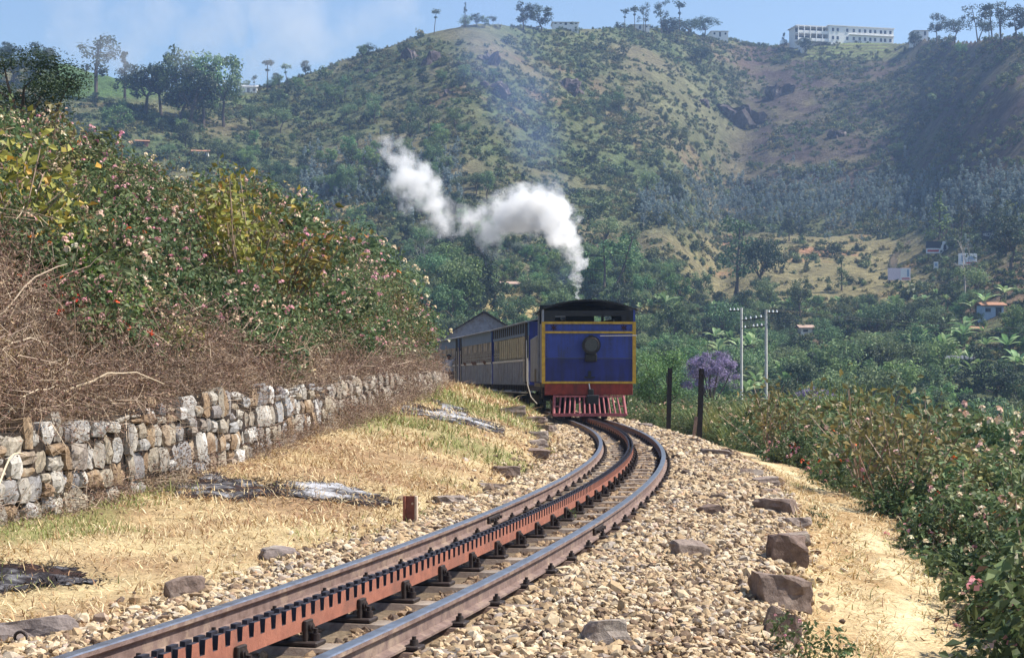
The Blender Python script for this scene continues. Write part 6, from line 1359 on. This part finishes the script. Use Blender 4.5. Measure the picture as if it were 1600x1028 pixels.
# --- masses: far scrub, plantation, valley wood
def single(name, kind, seed, lm, bark, px, py, hpx, label, cat='tree'):
    T, K = tree(seed, kind, 10.0); pl = Plant()
    for src, m in ((T, 1), (K, 0)):
        for V, Q, tn in zip(src.V, src.Q, src.tn): pl.quads(V, Q - Q.min(), m, tn)
    p = on_ground(px, py) or at(px, py, 300); o = obj(name, pl.mesh(name, [lm, bark])); o.location = p; h = hpx * p.y / FPX; o.scale = (h / 10,) * 3; tag(o, label, cat); return o
e1 = single('young_eucalyptus', 'young', 201, L_EUC, M_BARKP, 1330, 352, 22, 'bluish young eucalyptus at the front of the plantation'); e2 = single('young_eucalyptus', 'young', 202, L_EUC, M_BARKP, 1410, 340, 24, 'bluish young eucalyptus right of the middle of the plantation')
w1 = single('valley_tree', 'round', 203, L_TREE, M_BARK, 1120, 590, 40, 'dark round tree between the jacaranda and the poles'); w2 = single('valley_tree', 'spread', 204, L_TREE, M_BARK, 1400, 600, 40, 'spreading green tree in the lower valley'); w3 = single('valley_tree', 'light', 205, L_TREEL, M_BARK, 1340, 560, 36, 'pale green tree in the middle of the valley'); w4 = single('valley_tree', 'round', 206, L_DARKT, M_BARK, 1220, 540, 36, 'very dark tree right behind the power poles')
def scrub(seed, nl=150):
    r = np.random.default_rng(seed); pl = Plant(); cl = [((r.normal(0, .55), r.normal(0, .55), r.uniform(.2, .9)), r.uniform(.35, .6)) for _ in range(7)]; crown(pl, cl, nl // 7, .34, r); return pl
s1_ = proto('hill_shrub', scrub(210), [L_SCR], on_ground(975, 275), 0, 'rounded green shrub on the bare slope right of the steam', 'bush', 2.6); s2_ = proto('hill_shrub', scrub(211), [L_DARKT], on_ground(900, 250), 0, 'dark shrub on the hill above the engine', 'bush', 1.8); s3_ = proto('hill_shrub', scrub(212), [L_OLIVE], on_ground(1015, 200), 0, 'brownish shrub on the sunlit spur', 'bush', 1.6)
rng = np.random.default_rng(51)
N = 76000; A = rng.uniform(-150, 1750, N); D = np.sqrt(rng.uniform(230 ** 2, 700 ** 2, N)); X = (A - 800) / FPX * D; yr, dr = ridge(A); Zg = far_h(X, D); Yp = HZY - (Zg - EYE) * FPX / D; t_ = (D - DV) / (dr - DV)
dn = .5 + fbm(X / 26., D / 30., 3) * 1.0 + fbm(X / 8., D / 8., 2) * .5; sp = sstep(1090, 1200, A) * sstep(.5, .6, t_); dn = dn - .05 * sp
clr = np.exp(-(((A - 1255) / 170) ** 4)) * sstep(362, 380, Yp) * (1 - sstep(462, 476, Yp)); dn = dn - clr * .2
dn = dn - np.exp(-(((A - 165) / 100) ** 4)) * (1 - sstep(140, 165, Yp)) * 1.2 - np.exp(-((A - 760) / 120) ** 2) * (1 - sstep(55, 85, Yp)) * .7
lw = sstep(250, 330, Yp) * (A < 700) * .9; dn = dn + lw
k = (rng.random(N) < np.clip(dn, 0, 1)) & (t_ < 1.01); X, D, Zg, A, Yp = X[k], D[k], Zg[k], A[k], Yp[k]
big = rng.lognormal(0, .38, len(X)); kd = rng.choice(3, len(X), p=[.62, .17, .21])
scatter('hill_scrub', 'patchy green scrub covering the far hillside', 'scrub', [s1_, s2_, s3_], np.column_stack([X, D, Zg - .2]), .70 * big, kd, rng, zs=rng.uniform(.8, 1.2, len(X)))
# taller trees dotted over the lower hill and in the left valley
N = 2600; A = rng.uniform(-200, 1800, N); D = np.sqrt(rng.uniform(130 ** 2, 520 ** 2, N)); X = (A - 800) / FPX * D; Zg = ground_z(X, D); Yp = HZY - (Zg - EYE) * FPX / D
dn = np.where(A < 760, .85 * sstep(180, 300, Yp) + .12, .025 + .5 * (Yp > 472)) + fbm(X / 40., D / 40., 3) * .5; clr = np.exp(-(((A - 1255) / 175) ** 4)) * (Yp > 360) * (Yp < 476); dn = dn * (1 - .97 * clr); dn = dn * (1 - np.exp(-(((A - 540) / 60) ** 4)) * (Yp > 318) * (Yp < 360)); dn = dn * (1 - np.exp(-(((A - 825) / 70) ** 4)) * (Yp > 455) * (Yp < 522))
dn = np.where(np.exp(-(((A - 165) / 100) ** 4)) * (Yp < 165) > .4, 0, dn)
k = rng.random(N) < dn; X, D, Zg, Yp = X[k], D[k], Zg[k], Yp[k]
scatter('hillside_wood', 'mixed trees dotted over the lower hill and left valley', 'wood', [w1, w2, w3, w4], np.column_stack([X, D, Zg - .2]), rng.uniform(.32, .75, len(X)), rng.choice(4, len(X), p=[.35, .22, .2, .23]), rng, tilt=.04, clear=True)
# bluish young eucalyptus belt
N = 1900; A = np.concatenate([rng.uniform(1000, 1750, 1500), rng.uniform(470, 720, 400)]); Yt = np.where(A > 900, rng.normal(318, 21, N) - (A - 1300) * .02, rng.normal(285, 28, N)); Pn = []
d_ = np.arange(250, 520, 1.5)
for a_, y_ in zip(A, Yt):
    x_ = (a_ - 800) / FPX * d_; zz = EYE + (HZY - y_) / FPX * d_; k = np.nonzero(far_h(x_, d_) > zz)[0]
    if len(k): Pn.append((x_[k[0]], d_[k[0]]))
Pn = np.array(Pn); scatter('eucalyptus_plantation', 'belt of bluish young eucalyptus across the foot of the hill', 'plantation', [e1, e2], np.column_stack([Pn, far_h(Pn[:, 0], Pn[:, 1]) - .2]), rng.uniform(.2, .42, len(Pn)), rng.integers(0, 2, len(Pn)), rng, tilt=.04)
# dense valley wood on the right and behind the train
N = 2600; A = rng.uniform(640, 1900, N); D = np.sqrt(rng.uniform(80 ** 2, 300 ** 2, N)); X = (A - 800) / FPX * D; s_, o_ = so_of(X, D); Zg = ground_z(X, D); Yp = HZY - (Zg - EYE) * FPX / D
k = ((o_ > 15) | (D > 112)) & ~((A > 690) & (A < 880) & (D < 150)) & ~((np.exp(-(((A - 1255) / 175) ** 4)) > .3) & (Yp < 478)); k &= ~((D < 110) & (np.abs(A - 1178) < 60)) & ~((A > 1360) & (Yp < 490) & (Yp > 350)); k &= rng.random(N) < .6 + fbm(X / 14., D / 14., 2)
X, D, Zg = X[k], D[k], Zg[k]
hgt = np.interp(D, [60, 100, 160, 235], [.6, .8, .75, .6])
scatter('valley_wood', 'dense green trees and bushes filling the valley at the right', 'wood', [w1, w2, w3, w4], np.column_stack([X, D, Zg - .3]), hgt * rng.uniform(.28, .8, len(X)), rng.choice(4, len(X), p=[.34, .22, .34, .10]), rng, tilt=.05, clear=True)
N = 5200; A = rng.uniform(700, 1900, N); D = np.sqrt(rng.uniform(80 ** 2, 330 ** 2, N)); X = (A - 800) / FPX * D; s_, o_ = so_of(X, D); k = ((o_ > 12) | (D > 112)); X, D = X[k], D[k]; Zg = ground_z(X, D); Yp = HZY - (Zg - EYE) * FPX / D; A = px_of(X, D); k = ~((np.exp(-(((A - 1255) / 175) ** 4)) > .3) & (Yp < 478) & (rng.random(len(X)) < .8)) & ~((np.abs(A - 825) < 65) & (Yp > 455) & (Yp < 520)); X, D, Zg = X[k], D[k], Zg[k]
scatter('valley_scrub', 'green undergrowth between the valley trees', 'scrub', [s1_, s2_, s3_], np.column_stack([X, D, Zg - .2]), rng.uniform(.5, 1.05, len(X)), rng.choice(3, len(X), p=[.6, .25, .15]), rng)

# haze in the valley air
hz = MB().box((0, 380, 100), (2400, 1000, 320)); o = hz.build('haze', mat('x', (1, 1, 1))); o.data.materials.clear()
t = NT('haze_air'); t.n.remove(t.b); pv = t.add('ShaderNodeVolumePrincipled'); pv.inputs['Color'].default_value = (.42, .62, 1.0, 1); pv.inputs['Density'].default_value = .00034; pv.inputs['Anisotropy'].default_value = .3; t.link(pv.outputs[0], t.out.inputs['Volume'])
o.data.materials.append(t.mat); tag(o, 'pale blue haze filling the valley air', 'haze', kind='stuff')
